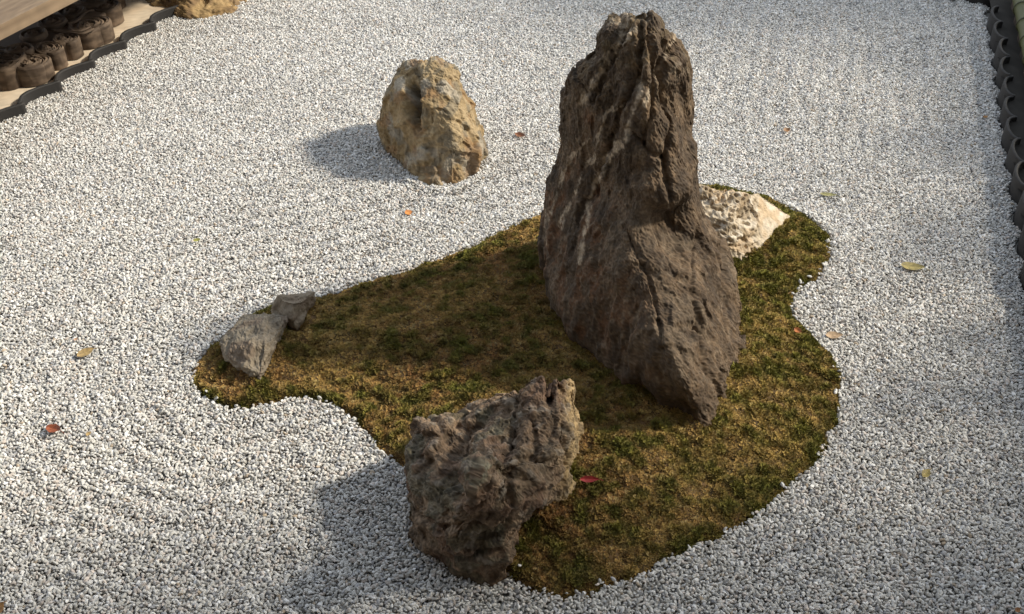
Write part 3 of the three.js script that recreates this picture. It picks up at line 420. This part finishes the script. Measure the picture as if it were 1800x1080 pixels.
// (u,v) frame along a border: u runs along dir, v to the side away from the gravel
function placeTile(m, a, dir, out, u, v, y = 0) {
  const X = dir, Z = new THREE.Vector3().crossVectors(X, new THREE.Vector3(0, 1, 0)), mtx = new THREE.Matrix4().makeBasis(X, new THREE.Vector3(0, 1, 0), Z); if (Z.dot(out) < 0) m.scale.z = -1; m.quaternion.setFromRotationMatrix(mtx);
  m.position.set(a.x + dir.x * u + out.x * v, y, a.z + dir.z * u + out.z * v);
}
// u along the right border from its near end, v beyond it, half width, height, leaves, seed
const SHRUBS = [[-0.9, 1.15, 0.42, 1.1, 1900, 31, 'nearest'], [-0.2, 1.12, 0.42, 1.2, 1500, 32, 'second nearest'], [0.6, 1.15, 0.4, 1.1, 1000, 33, 'third nearest'], [1.3, 1.15, 0.42, 1.15, 1100, 34, 'fourth nearest'], [2.0, 1.2, 0.45, 1.25, 1300, 35, 'second farthest'], [2.7, 1.25, 0.45, 1.4, 1900, 36, 'farthest']];
// trunk x, z; crown centre; crown radii; leaves; seed; label
const TREES = [[4.4, -1.2, 3.7, 2.7, -1.52, 2.5, 0.8, 1.05, 10500, 41, 'spreading garden tree right of the veranda outside the picture'], [6.2, -6.4, 5.6, 3.0, -5.95, 1.5, 0.9, 0.9, 7000, 42, 'garden tree behind the far right corner outside the picture']];
let rightOut;

const tileMat = new THREE.MeshStandardMaterial({ color: new THREE.Color().setRGB(0.022, 0.020, 0.019), roughness: 0.72, side: THREE.DoubleSide, vertexColors: true });
const rustMat = new THREE.MeshStandardMaterial({ color: new THREE.Color().setRGB(0.06, 0.04, 0.028), roughness: 0.75, side: THREE.DoubleSide, vertexColors: true });
const ORD = ['nearest', 'second', 'third', 'fourth', 'fifth', 'sixth', 'seventh', 'eighth', 'ninth', 'tenth', 'eleventh', 'twelfth', 'thirteenth', 'fourteenth', 'fifteenth', 'sixteenth'];
const nth = i => i === 0 ? 'nearest' : ORD[i] + ' nearest';
{
  const ridge = [[33, 197], [97, 156], [157, 117], [211, 84], [266, 53], [294, 32]].map(p => G(...p)), pl = (ridge[4].distanceTo(ridge[0])) / 4; console.log('left pitch', pl);
  const out = new THREE.Vector3(leftDir.z, 0, -leftDir.x); if (leftGap(LA.x + out.x, LA.z + out.z) > 0) out.negate();
  const gl = tileGeo(pl, 0.024, 0.04, 0.016); window.leftOut = out;
  for (let i = 0; i < 7; i++) { const m = new THREE.Mesh(gl, tileMat); placeTile(m, LA, leftDir, out, (i - 2) * pl, 0.0); m.rotateX(0.02 * Math.sin(i * 5)); addTop(m, 'edging_tile'); tag(m, i === 6 ? 'dark curved edging tile touching the boulder, farthest of the left row' : 'dark curved edging tile, ' + nth(i) + ' in the left row beside the sand', 'edging tile', 'roof tiles edging the sand'); }
}
{
  const pr = RA.distanceTo(RB) / 10; console.log('right pitch', pr);
  const out = new THREE.Vector3(rightDir.z, 0, -rightDir.x); if (rightGap(RA.x + out.x, RA.z + out.z) > 0) out.negate();
  rightOut = out; const gr = tileGeo(pr, 0.034, 0.075, 0.012, ROUND_PLAN), gr2 = tileGeo(pr, 0.04, 0.085, 0.011, ROUND_PLAN);
  for (let i = 0; i < 12; i++) { const m = new THREE.Mesh(gr, tileMat); placeTile(m, RB, rightDir, out, (i - 1.5) * pr, 0.036, 0.006 * Math.sin(i * 7.1)); m.rotateX(0.05 * Math.sin(i * 3.7)); m.rotateY(0.05 * Math.sin(i * 5.3)); addTop(m, 'edging_tile'); tag(m, 'dark curved edging tile, ' + nth(i) + ' in the right row beside the gravel', 'edging tile', 'roof tiles edging the right side of the gravel'); }
  for (let i = 4; i < 12; i++) { const m = new THREE.Mesh(gr2, rustMat); placeTile(m, RB, rightDir, out, (i - 1) * pr + 0.06, 0.135, 0.01); m.rotateX(0.04 * Math.sin(i * 2.3)); addTop(m, 'edging_tile'); tag(m, 'brown edging tile, ' + nth(i - 4) + ' in the outer right row across the dark gutter', 'edging tile', 'brown roof tiles on the far side of the gutter'); }
  const far = tileGeo(0.17, 0.04, 0.06, 0.016, ROUND_PLAN);
  for (let i = 0; i < 3; i++) { const m = new THREE.Mesh(far, tileMat); const fo = rightDir.clone(); placeTile(m, FAR, farDir.clone().multiplyScalar(farDir.x < 0 ? 1 : -1), fo, -0.28 + i * 0.17, 0.03); addTop(m, 'edging_tile'); tag(m, ['dark edging tile across the far end of the gravel, in the right corner', 'dark edging tile across the far end of the gravel, middle of three', 'dark edging tile across the far end of the gravel, leftmost of three'][i], 'edging tile', 'roof tiles edging the far end of the gravel'); }
  // gutter bottom, earth bank and bamboo rail
  const strip = (name, v0, v1, y, c, rough) => { const pos = [], col = [], idx = []; const nu = 160, nv = 12; for (let j = 0; j <= nv; j++) for (let i = 0; i <= nu; i++) { const u = -1.2 + i / nu * 4.6, v = lerp(v0, v1, j / nv), x = RB.x + rightDir.x * u + out.x * v, z = RB.z + rightDir.z * u + out.z * v; pos.push(x, y + rough * fbm(x * 14, 1, z * 14, 4), z); col.push(...mulc(c, 0.9 + 0.8 * fbm(x * 30, 6, z * 30, 3))); } for (let j = 0; j < nv; j++) for (let i = 0; i < nu; i++) { const a = j * (nu + 1) + i, b = a + 1, d = a + nu + 1; idx.push(a, b, d, b, d + 1, d); } const g = new THREE.BufferGeometry(); g.setAttribute('position', new THREE.Float32BufferAttribute(pos, 3)); g.setAttribute('color', new THREE.Float32BufferAttribute(col, 3)); g.setIndex(idx); g.computeVertexNormals(); const m = addTop(new THREE.Mesh(g, vcol(1, { side: THREE.DoubleSide })), name); m.userData.kind = 'structure'; };
  strip('gutter_bottom', 0.004, 0.2, 0.05, [0.03, 0.026, 0.021], 0.012); strip('earth_bank', 0.19, 1.6, 0.03, [0.36, 0.25, 0.15], 0.05);
  const pole = new THREE.Group(), L = 3.4, seg = 0.17, bm = new THREE.MeshStandardMaterial({ color: new THREE.Color().setRGB(0.07, 0.075, 0.02), roughness: 0.6 }), nm = std([0.05, 0.05, 0.025], 0.6);
  const cane = new THREE.LatheGeometry([[0.0, 0], [0.030, 0], [0.033, 0.004], [0.0295, 0.012], [0.029, seg * 0.5], [0.0295, seg - 0.012], [0.032, seg - 0.005], [0.03, seg], [0, seg]].map(p => new THREE.Vector2(...p)), 20), ring = new THREE.TorusGeometry(0.0315, 0.005, 8, 20).rotateX(Math.PI / 2);
  for (let i = 0; i < L / seg; i++) { const c = new THREE.Mesh(cane, bm); c.name = 'cane_segment'; c.position.y = i * seg; pole.add(c); const n = new THREE.Mesh(ring, nm); n.name = 'node_ring'; n.position.y = i * seg; pole.add(n); }
  pole.quaternion.setFromUnitVectors(new THREE.Vector3(0, 1, 0), rightDir); const b0 = G(1806, 62, 0.11); const along = (b0.x - RB.x) * rightDir.x + (b0.z - RB.z) * rightDir.z; pole.position.set(b0.x - rightDir.x * along, 0.11, b0.z - rightDir.z * along);
  addTop(pole, 'bamboo_rail'); tag(pole, 'green bamboo pole with dark nodes lying along the right edge behind the tiles', 'bamboo pole');
}
// ───────────── sand, carving and board at the far left ─────────────
{
  const out = window.leftOut, at = (u, v, y) => new THREE.Vector3(LA.x + leftDir.x * u + out.x * v, y, LA.z + leftDir.z * u + out.z * v);
  const pos = [], col = [], idx = [], nu = 200, nv = 120;
  for (let j = 0; j <= nv; j++) for (let i = 0; i <= nu; i++) { const u = -1.0 + i / nu * 3.4, v = 0.022 + j / nv * 2.2, p = at(u, v, 0), n = fbm(p.x * 6, 0, p.z * 6, 4), g = noise(p.x * 140, 0, p.z * 140); pos.push(p.x, 0.012 + 0.008 * n + 0.002 * g, p.z); col.push(...mulc(mixc([0.68, 0.57, 0.43], [0.60, 0.47, 0.33], smooth(-0.2, 0.3, n)), 0.92 + 0.3 * g)); }
  for (let j = 0; j < nv; j++) for (let i = 0; i < nu; i++) { const a = j * (nu + 1) + i, b = a + 1, d = a + nu + 1; idx.push(a, b, d, b, d + 1, d); }
  const g = new THREE.BufferGeometry(); g.setAttribute('position', new THREE.Float32BufferAttribute(pos, 3)); g.setAttribute('color', new THREE.Float32BufferAttribute(col, 3)); g.setIndex(idx); g.computeVertexNormals();
  const m = addTop(new THREE.Mesh(g, vcol(1, { side: THREE.DoubleSide })), 'sand'); m.userData.kind = 'structure';
}
{
  const H = 0.085, group = new THREE.Group(), base = G(80, 100, 0.015); group.position.copy(base);
  const wood = (x, y, z) => { const n = fbm(x * 14, y * 40, z * 14, 3), s = fbm(x * 60, y * 120, z * 60, 2); return mulc(mixc([0.06, 0.038, 0.022], [0.16, 0.112, 0.074], smooth(-0.25, 0.3, n)), 0.9 + 0.5 * s); };
  const paint = g => { const p = g.attributes.position, c = []; for (let i = 0; i < p.count; i++) c.push(...wood(p.getX(i), p.getY(i), p.getZ(i))); g.setAttribute('color', new THREE.Float32BufferAttribute(c, 3)); return g; };
  const mat = vcol(0.8);
  // a scroll: a round lobe with a spiral lip carved round a raised eye
  const scroll = (r, h, turn) => {
    const nr = 50, na = 90, pos = [], idx = [];
    for (let j = 0; j <= nr; j++) for (let i = 0; i < na; i++) {
      const t = j / nr, a = i / na * Math.PI * 2; let rr, y;
      if (t < 0.72) { const q = t / 0.72, sp = ((q * 2.2 - (a + turn) / (Math.PI * 2) + 10) % 1 + 1) % 1; rr = r * 0.96 * q; y = h - 0.013 * Math.pow(sp, 0.8) * smooth(0.04, 0.22, q) * smooth(0.98, 0.72, q) - 0.006 * smooth(0.93, 1, q) - 0.008 * q * (0.5 + 0.5 * Math.cos(a - turn)) + 0.0025 * noise(a * 2, q * 9, turn); }
      else { const q = (t - 0.72) / 0.28; rr = r * (0.96 + 0.05 * smooth(0, 0.12, q) + 0.02 * noise(a * 5, q * 2, turn)); y = lerp(h - 0.006 - 0.008 * (0.5 + 0.5 * Math.cos(a - turn)), 0, q < 0.12 ? 0.35 * q * q / 0.12 / 0.12 * 0.12 : 0.042 + (q - 0.12) / 0.88 * 0.958); }
      rr *= 1 + 0.04 * Math.cos(3 * a + turn); pos.push(Math.cos(a) * rr, y, Math.sin(a) * rr);
    }
    for (let j = 0; j < nr; j++) for (let i = 0; i < na; i++) { const a = j * na + i, b = j * na + (i + 1) % na, d = a + na, e = b + na; idx.push(a, b, d, b, e, d); }
    const g = new THREE.BufferGeometry(); g.setAttribute('position', new THREE.Float32BufferAttribute(pos, 3)); g.setIndex(idx); g.computeVertexNormals(); return g;
  };
  const lobes = [[50, 112, 0.062, 0], [68, 108, 0.045, 2], [82, 86, 0.05, 1], [93, 88, 0.042, 3], [112, 70, 0.045, 0.5], [122, 70, 0.04, 2.5], [150, 46, 0.075, 1.4], [166, 40, 0.07, 4], [186, 12, 0.06, 2], [36, 92, 0.055, 5], [60, 66, 0.055, 3], [92, 44, 0.06, 1], [126, 26, 0.06, 2], [160, 6, 0.07, 0], [20, 108, 0.06, 4], [10, 118, 0.06, 2], [190, -14, 0.06, 2]];
  lobes.forEach(([px, py, r, turn], i) => { const h = H - (i > 8 ? -0.012 : 0.004 * (i % 2)), p = G(px, py, H), g = scroll(r, h, turn); g.translate(p.x - base.x, 0, p.z - base.z); const m = new THREE.Mesh(paint(g), mat); m.name = 'scroll'; group.add(m); });
  // flowing ridges between the scrolls and the block behind
  const streak = (pts, w) => { const c = new THREE.CatmullRomCurve3(pts.map(([px, py]) => { const p = G(px, py, H + 0.004); return p.sub(base).setY(H - 0.004); })); const g = new THREE.TubeGeometry(c, 40, w, 8); return g; };
  const rid = mergeGeometries([streak([[-10, 96], [10, 104], [30, 112], [45, 118]], 0.006), streak([[-10, 90], [15, 96], [38, 106], [50, 112]], 0.006), streak([[-12, 84], [12, 88], [34, 96], [58, 100]], 0.006), streak([[96, 58], [120, 60], [145, 62], [165, 54]], 0.005), streak([[90, 56], [115, 57], [140, 58], [160, 50]], 0.005), streak([[120, 45], [135, 40], [150, 25], [165, 20]], 0.006)]);
  const rm = new THREE.Mesh(paint(rid), mat); rm.name = 'carved_ridge'; rm.userData.kind = 'stuff'; group.add(rm);
  const q = [[-40, 112], [30, 104], [60, 100], [150, 50], [190, 15], [200, -30], [80, -40], [-60, 60]].map(([x, y]) => G(x, y, H).sub(base)), sh = new THREE.Shape(q.map(v => new THREE.Vector2(v.x, -v.z))), body = new THREE.ExtrudeGeometry(sh, { depth: H - 0.022, bevelEnabled: true, bevelSize: 0.008, bevelThickness: 0.008, bevelSegments: 2 }).rotateX(-Math.PI / 2); body.deleteAttribute('uv');
  const bm = new THREE.Mesh(paint(body), mat); bm.name = 'block'; group.add(bm);
  addTop(group, 'wood_carving'); tag(group, 'weathered brown wood carving of cloud scrolls lying on the sand under the board', 'wood carving');
}
{
  const h = 0.36, t = 0.05, a = G(0, 71, h), b = G(138, 0, h), dn = b.clone().sub(a).normalize(), side = new THREE.Vector3(dn.z, 0, -dn.x); if (side.x > 0) side.negate();
  const far = G(0, 6, h).sub(a), w = far.dot(side), L = 3.6, g = new THREE.Group(); g.position.copy(a).setY(h).addScaledVector(dn, 0.6);
  g.quaternion.setFromRotationMatrix(new THREE.Matrix4().makeBasis(dn, new THREE.Vector3(0, 1, 0), new THREE.Vector3().crossVectors(dn, new THREE.Vector3(0, 1, 0))));
  const zs = Math.sign(new THREE.Vector3().crossVectors(dn, new THREE.Vector3(0, 1, 0)).dot(side));
  const plank = (name, ww, z, y, ca, cb, nz) => { const box = new THREE.BoxGeometry(L, t, ww, 240, 3, nz), p = box.attributes.position, c = []; for (let i = 0; i < p.count; i++) { const x = p.getX(i), yy = p.getY(i), q = p.getZ(i) + z, n = fbm(x * 2.2, yy * 60, q * 50, 4), s = noise(x * 25, yy * 20, q * 160); if (yy > 0) p.setY(i, yy + 0.0016 * n); c.push(...mulc(mixc(ca, cb, smooth(-0.25, 0.3, n)), 0.95 + 0.25 * s)); } box.setAttribute('color', new THREE.Float32BufferAttribute(c, 3)); box.computeVertexNormals(); const m = new THREE.Mesh(box, vcol(0.75)); m.name = name; m.position.set(0, y, zs * z); g.add(m); return m; };
  plank('edge_board', w, w / 2, t / 2, [0.17, 0.115, 0.068], [0.255, 0.18, 0.11], 26);
  for (let i = 0; i < 3; i++) plank('floor_plank', 0.2, w + 0.11 + i * 0.206, t / 2 - 0.03, [0.035, 0.022, 0.025], [0.05, 0.032, 0.032], 10);
  addTop(g, 'veranda'); tag(g, 'pale weathered wooden edge of a veranda crossing the upper left corner', 'veranda');
}

// ───────────── what stands round the court, outside the picture ─────────────
{
  const ax = rightDir.clone(), sx = new THREE.Vector3(-ax.z, 0, ax.x), yaw = Math.atan2(-ax.x, -ax.z), h = new THREE.Group(); h.rotation.y = yaw; h.position.set(0, 0, 0);
  const dark = std([0.07, 0.05, 0.035], 0.8), plaster = std([0.66, 0.61, 0.52], 0.95), tile = std([0.06, 0.06, 0.062], 0.6);
  const bx = (name, w, hh, d, x, y, z, m) => { const o = new THREE.Mesh(new THREE.BoxGeometry(w, hh, d), m); o.name = name; o.position.set(x, y, z); h.add(o); return o; };
  for (let i = 0; i < 9; i++) bx('floor_plank', 9, 0.05, 0.19, 0, 0.45, -0.5 + i * 0.2, dark);
  for (let i = 0; i < 4; i++) bx('post', 0.13, 2.5, 0.13, -4.2 + i * 2.8 + (i > 0 && i < 3 ? 0.001 : 0), 1.7, i === 1 || i === 2 ? 1.2 : -0.45, dark);
  bx('wall', 9, 3.0, 0.12, 0, 1.55, 1.4, plaster); bx('lintel', 9, 0.18, 0.16, 0, 2.86, -0.44, dark);
  const roof = bx('roof', 9.6, 0.14, 3.4, 0, 3.25, 0.3, tile); roof.rotation.x = 0.2;
  addTop(h, 'house'); tag(h, 'dark timber house with a veranda from which the garden is seen', 'house');
  const leafShape = new THREE.BufferGeometry(); { const l = 0.03, w = 0.013; leafShape.setAttribute('position', new THREE.Float32BufferAttribute([-l, 0, 0, 0, 0.004, w, 0, 0.004, -w, 0, 0.004, w, l, 0, 0, 0, 0.004, -w], 3)); leafShape.computeVertexNormals(); }
  const leafMat = new THREE.MeshPhysicalMaterial({ color: new THREE.Color().setRGB(0.06, 0.09, 0.025), roughness: 0.6, side: THREE.DoubleSide });
  const crown = (seed, n, where) => { const r = rng(seed), im = new THREE.InstancedMesh(leafShape, leafMat, n), M = new THREE.Matrix4(), Q = new THREE.Quaternion(), S = new THREE.Vector3(), E = new THREE.Euler(); let k = 0, guard = 0; while (k < n && guard++ < n * 40) { const p = where(r); if (!p) continue; Q.setFromEuler(E.set(r() * 6, r() * 6, r() * 6)); const s = 0.8 + 0.8 * r(); im.setMatrixAt(k++, M.compose(p, Q, S.set(s, s, s))); } im.count = k; im.name = 'crown'; im.userData.kind = 'stuff'; return im; };
  const bark = std([0.09, 0.07, 0.05], 0.95);
  const limb = (a, b, c, r0) => { const g = new THREE.TubeGeometry(new THREE.CatmullRomCurve3([a, b, c]), 20, r0, 8), p = g.attributes.position, u = g.attributes.uv; for (let i = 0; i < p.count; i++) { const t = u.getX(i), q = new THREE.CatmullRomCurve3([a, b, c]).getPoint(t), s = 1 - 0.65 * t; p.setXYZ(i, q.x + (p.getX(i) - q.x) * s, q.y + (p.getY(i) - q.y) * s, q.z + (p.getZ(i) - q.z) * s); } g.computeVertexNormals(); return g; };
  const V = (x, y, z) => new THREE.Vector3(x, y, z);
  // shrubs along the right side, beyond the gutter
  for (const [u, v, w, hh, n, seed, which] of SHRUBS) {
    const g = new THREE.Group(), b = V(RB.x + rightDir.x * u + rightOut.x * v, 0, RB.z + rightDir.z * u + rightOut.z * v); g.position.copy(b);
    g.add(crown(seed, n, r => { const x = (r() * 2 - 1), y = r(), z = (r() * 2 - 1), q = x * x + z * z + (y * 1.7 - 0.75) ** 2; if (q > 1) return null; const p = V(x * w, 0.08 + y * hh, z * w); return fbm((b.x + p.x) * 4, p.y * 4, (b.z + p.z) * 4, 2) > -0.09 ? p : null; }));
    const st = new THREE.Mesh(mergeGeometries([0, 1, 2, 3].map(i => limb(V(0, -0.05, 0), V(Math.cos(i * 1.7) * w * 0.25, hh * 0.4, Math.sin(i * 1.7) * w * 0.25), V(Math.cos(i * 1.7) * w * 0.6, hh * 0.85, Math.sin(i * 1.7) * w * 0.6), 0.018))), bark); st.name = 'stem'; g.add(st);
    addTop(g, 'shrub'); tag(g, 'leafy green shrub standing right of the gutter, ' + which + ' of its row', 'shrub', 'shrubs beyond the gutter');
  }
  for (const [x, z, cx, cy, cz, rx, ry, rz, n, seed, label] of TREES) {
    const g = new THREE.Group(); g.position.set(x, 0, z); const c = V(cx - x, cy, cz - z);
    const tr = [limb(V(0, -0.1, 0), V(0.05, cy * 0.45, 0.03), V(c.x * 0.6, cy * 0.95, c.z * 0.6), 0.11)]; for (let i = 0; i < 7; i++) { const a = i * 2.4, s = V(c.x * 0.35, cy * (0.5 + 0.05 * i), c.z * 0.35); tr.push(limb(s, V(c.x + Math.cos(a) * rx * 0.4, cy * 0.9 + 0.05 * i, c.z + Math.sin(a) * rz * 0.4), V(c.x + Math.cos(a) * rx * 0.8, cy + 0.3 * ry * Math.sin(i * 2), c.z + Math.sin(a) * rz * 0.8), 0.04)); }
    const t = new THREE.Mesh(mergeGeometries(tr), bark); t.name = 'trunk'; g.add(t);
    g.add(crown(seed, n, r => { const a = r() * 2 - 1, b = r() * 2 - 1, d = r() * 2 - 1; if (a * a + b * b + d * d > 1) return null; const p = V(c.x + a * rx, c.y + b * ry, c.z + d * rz); return fbm(p.x * 1.6 + seed, p.y * 1.6, p.z * 1.6, 3) > -0.07 ? p : null; }));
    addTop(g, 'garden_tree'); tag(g, label, 'tree');
  }
}

// ───────────── fallen leaves ─────────────
function leafGeo(l, w, fold, curl, seed) {
  const nu = 16, nv = 8, pos = [], idx = [], r = rng(seed), ph = r() * 6;
  for (let i = 0; i <= nu; i++) for (let j = -nv / 2; j <= nv / 2; j++) { const t = i / nu, hw = w / 2 * Math.sin(Math.PI * Math.pow(t, 0.85)) ** 0.8 * (1 + 0.05 * Math.sin(t * 20 + ph)), s = j / (nv / 2); pos.push((t - 0.5) * l, Math.abs(s) * hw * fold + curl * l * (Math.pow(t - 0.45, 2) * 2) + 0.02 * w * Math.sin(t * 9 + ph) * s, s * hw); }
  for (let i = 0; i < nu; i++) for (let j = 0; j < nv; j++) { const a = i * (nv + 1) + j; idx.push(a, a + 1, a + nv + 1, a + 1, a + nv + 2, a + nv + 1); }
  const g = new THREE.BufferGeometry(); g.setAttribute('position', new THREE.Float32BufferAttribute(pos, 3)); g.setIndex(idx); g.computeVertexNormals(); return g;
}
// px, py, length, width, turn, fold, curl, tilt, colour, label
const LEAVES = [
  [150, 621, 0.050, 0.030, 0.75, 0.25, 0.10, 0.14, [0.36, 0.25, 0.10], 'tan folded leaf on the gravel left of the moss tip'],
  [95, 756, 0.046, 0.028, -0.35, 0.35, 0.2, 0.1, [0.27, 0.07, 0.025], 'red brown leaf on the gravel near the left edge'],
  [155, 763, 0.016, 0.010, 1.0, 0.2, 0.1, 0.3, [0.38, 0.26, 0.10], 'tiny tan leaf scrap right of the red brown leaf on the left'],
  [346, 423, 0.024, 0.017, 0.3, 0.3, 0.2, 0.1, [0.30, 0.29, 0.06], 'tiny yellow green leaf on the gravel above the grey slab'],
  [718, 374, 0.026, 0.024, 0.5, 0.15, 0.1, 0.25, [0.65, 0.25, 0.06], 'bright orange leaf scrap on the gravel below the ochre rock'],
  [915, 239, 0.046, 0.024, -0.5, 0.4, 0.2, 0.2, [0.22, 0.085, 0.035], 'brown leaf on the gravel between the ochre rock and the standing stone'],
  [1383, 230, 0.028, 0.022, 0.4, 0.4, 0.3, 0.2, [0.32, 0.16, 0.06], 'small round brown leaf on the gravel right of the standing stone'],
  [1456, 343, 0.056, 0.018, -0.2, 0.3, 0.1, 0.1, [0.32, 0.30, 0.12], 'pale green narrow leaf on the gravel above the moss right end'],
  [1604, 470, 0.072, 0.034, -0.25, 0.22, 0.12, 0.15, [0.36, 0.29, 0.10], 'large olive tan leaf with a stalk on the gravel right of the moss'],
  [1466, 590, 0.050, 0.024, 0.0, 0.2, 0.12, 0.3, [0.46, 0.32, 0.19], 'pale pinkish tan leaf beside the right edge of the moss'],
  [1403, 582, 0.026, 0.018, -0.9, 0.3, 0.2, 0.3, [0.45, 0.15, 0.04], 'small orange leaf lying on the right side of the moss'],
  [1628, 833, 0.034, 0.020, 0.8, 0.3, 0.1, 0.2, [0.30, 0.23, 0.06], 'olive brown leaf on the gravel at the lower right'],
  [1036, 843, 0.046, 0.016, 0.0, 0.4, 0.1, 0.6, [0.32, 0.025, 0.025], 'crimson leaf on the moss right of the brown rock'],
  [1732, 206, 0.022, 0.014, 0.4, 0.3, 0.2, 0.2, [0.38, 0.19, 0.06], 'tiny orange brown leaf on the gravel near the right tiles'],
  [133, 597, 0.014, 0.010, 0.9, 0.3, 0.2, 0.2, [0.42, 0.27, 0.18], 'tiny reddish leaf scrap just above the tan folded leaf'],
  [-4, 1072, 0.034, 0.024, 1.2, 0.3, 0.2, 0.3, [0.26, 0.14, 0.05], 'brown leaf cut by the bottom left corner of the picture'],
  [1789, 1073, 0.016, 0.011, 0.5, 0.3, 0.2, 0.3, [0.30, 0.13, 0.04], 'brown leaf in the bottom right corner of the picture'],
];
LEAVES.forEach(([px, py, l, w, turn, fold, curl, tilt, c, label], i) => {
  const p0 = G(px, py, 0.012), on = islandDist(p0.x, p0.z) > 0.01, h = (on ? mossHeight(p0.x, p0.z) + 0.012 : gravelHeight(p0.x, p0.z) + 0.007), p = G(px, py, h), g = new THREE.Group();
  const geo = leafGeo(l, w, fold * 1.2, curl * 1.6, i + 3), q = geo.attributes.position, col = []; for (let k = 0; k < q.count; k++) { const n = fbm(q.getX(k) * 90 + i, 0, q.getZ(k) * 90, 3), rib = Math.abs(q.getZ(k)) < w * 0.02 ? 1.25 : 1; { const spot = smooth(0.12, 0.3, noise(q.getX(k) * 160 + i * 3, 1, q.getZ(k) * 160)); col.push(...mixc(mulc(c, (0.95 + 0.8 * n) * rib), mulc(c, 0.45), 0.6 * spot)); } } geo.setAttribute('color', new THREE.Float32BufferAttribute(col, 3));
  const blade = new THREE.Mesh(geo, vcol(0.6, { side: THREE.DoubleSide })); blade.name = 'blade'; g.add(blade);
  if (l > 0.03) { const st = new THREE.Mesh(new THREE.TubeGeometry(new THREE.CatmullRomCurve3([new THREE.Vector3(l * 0.46, curl * l * 0.5, 0), new THREE.Vector3(l * 0.6, curl * l * 0.4, l * 0.03), new THREE.Vector3(l * 0.72, curl * l * 0.2, l * 0.08)]), 8, 0.0009, 6), std(mulc(c, 0.8), 0.7)); st.name = 'stalk'; g.add(st); }
  g.position.copy(p); g.rotation.set(tilt, turn, 0, 'YXZ'); addTop(g, 'fallen_leaf'); tag(g, label, 'leaf', 'leaves fallen on the gravel and moss');
});

renderer.render(scene, camera);
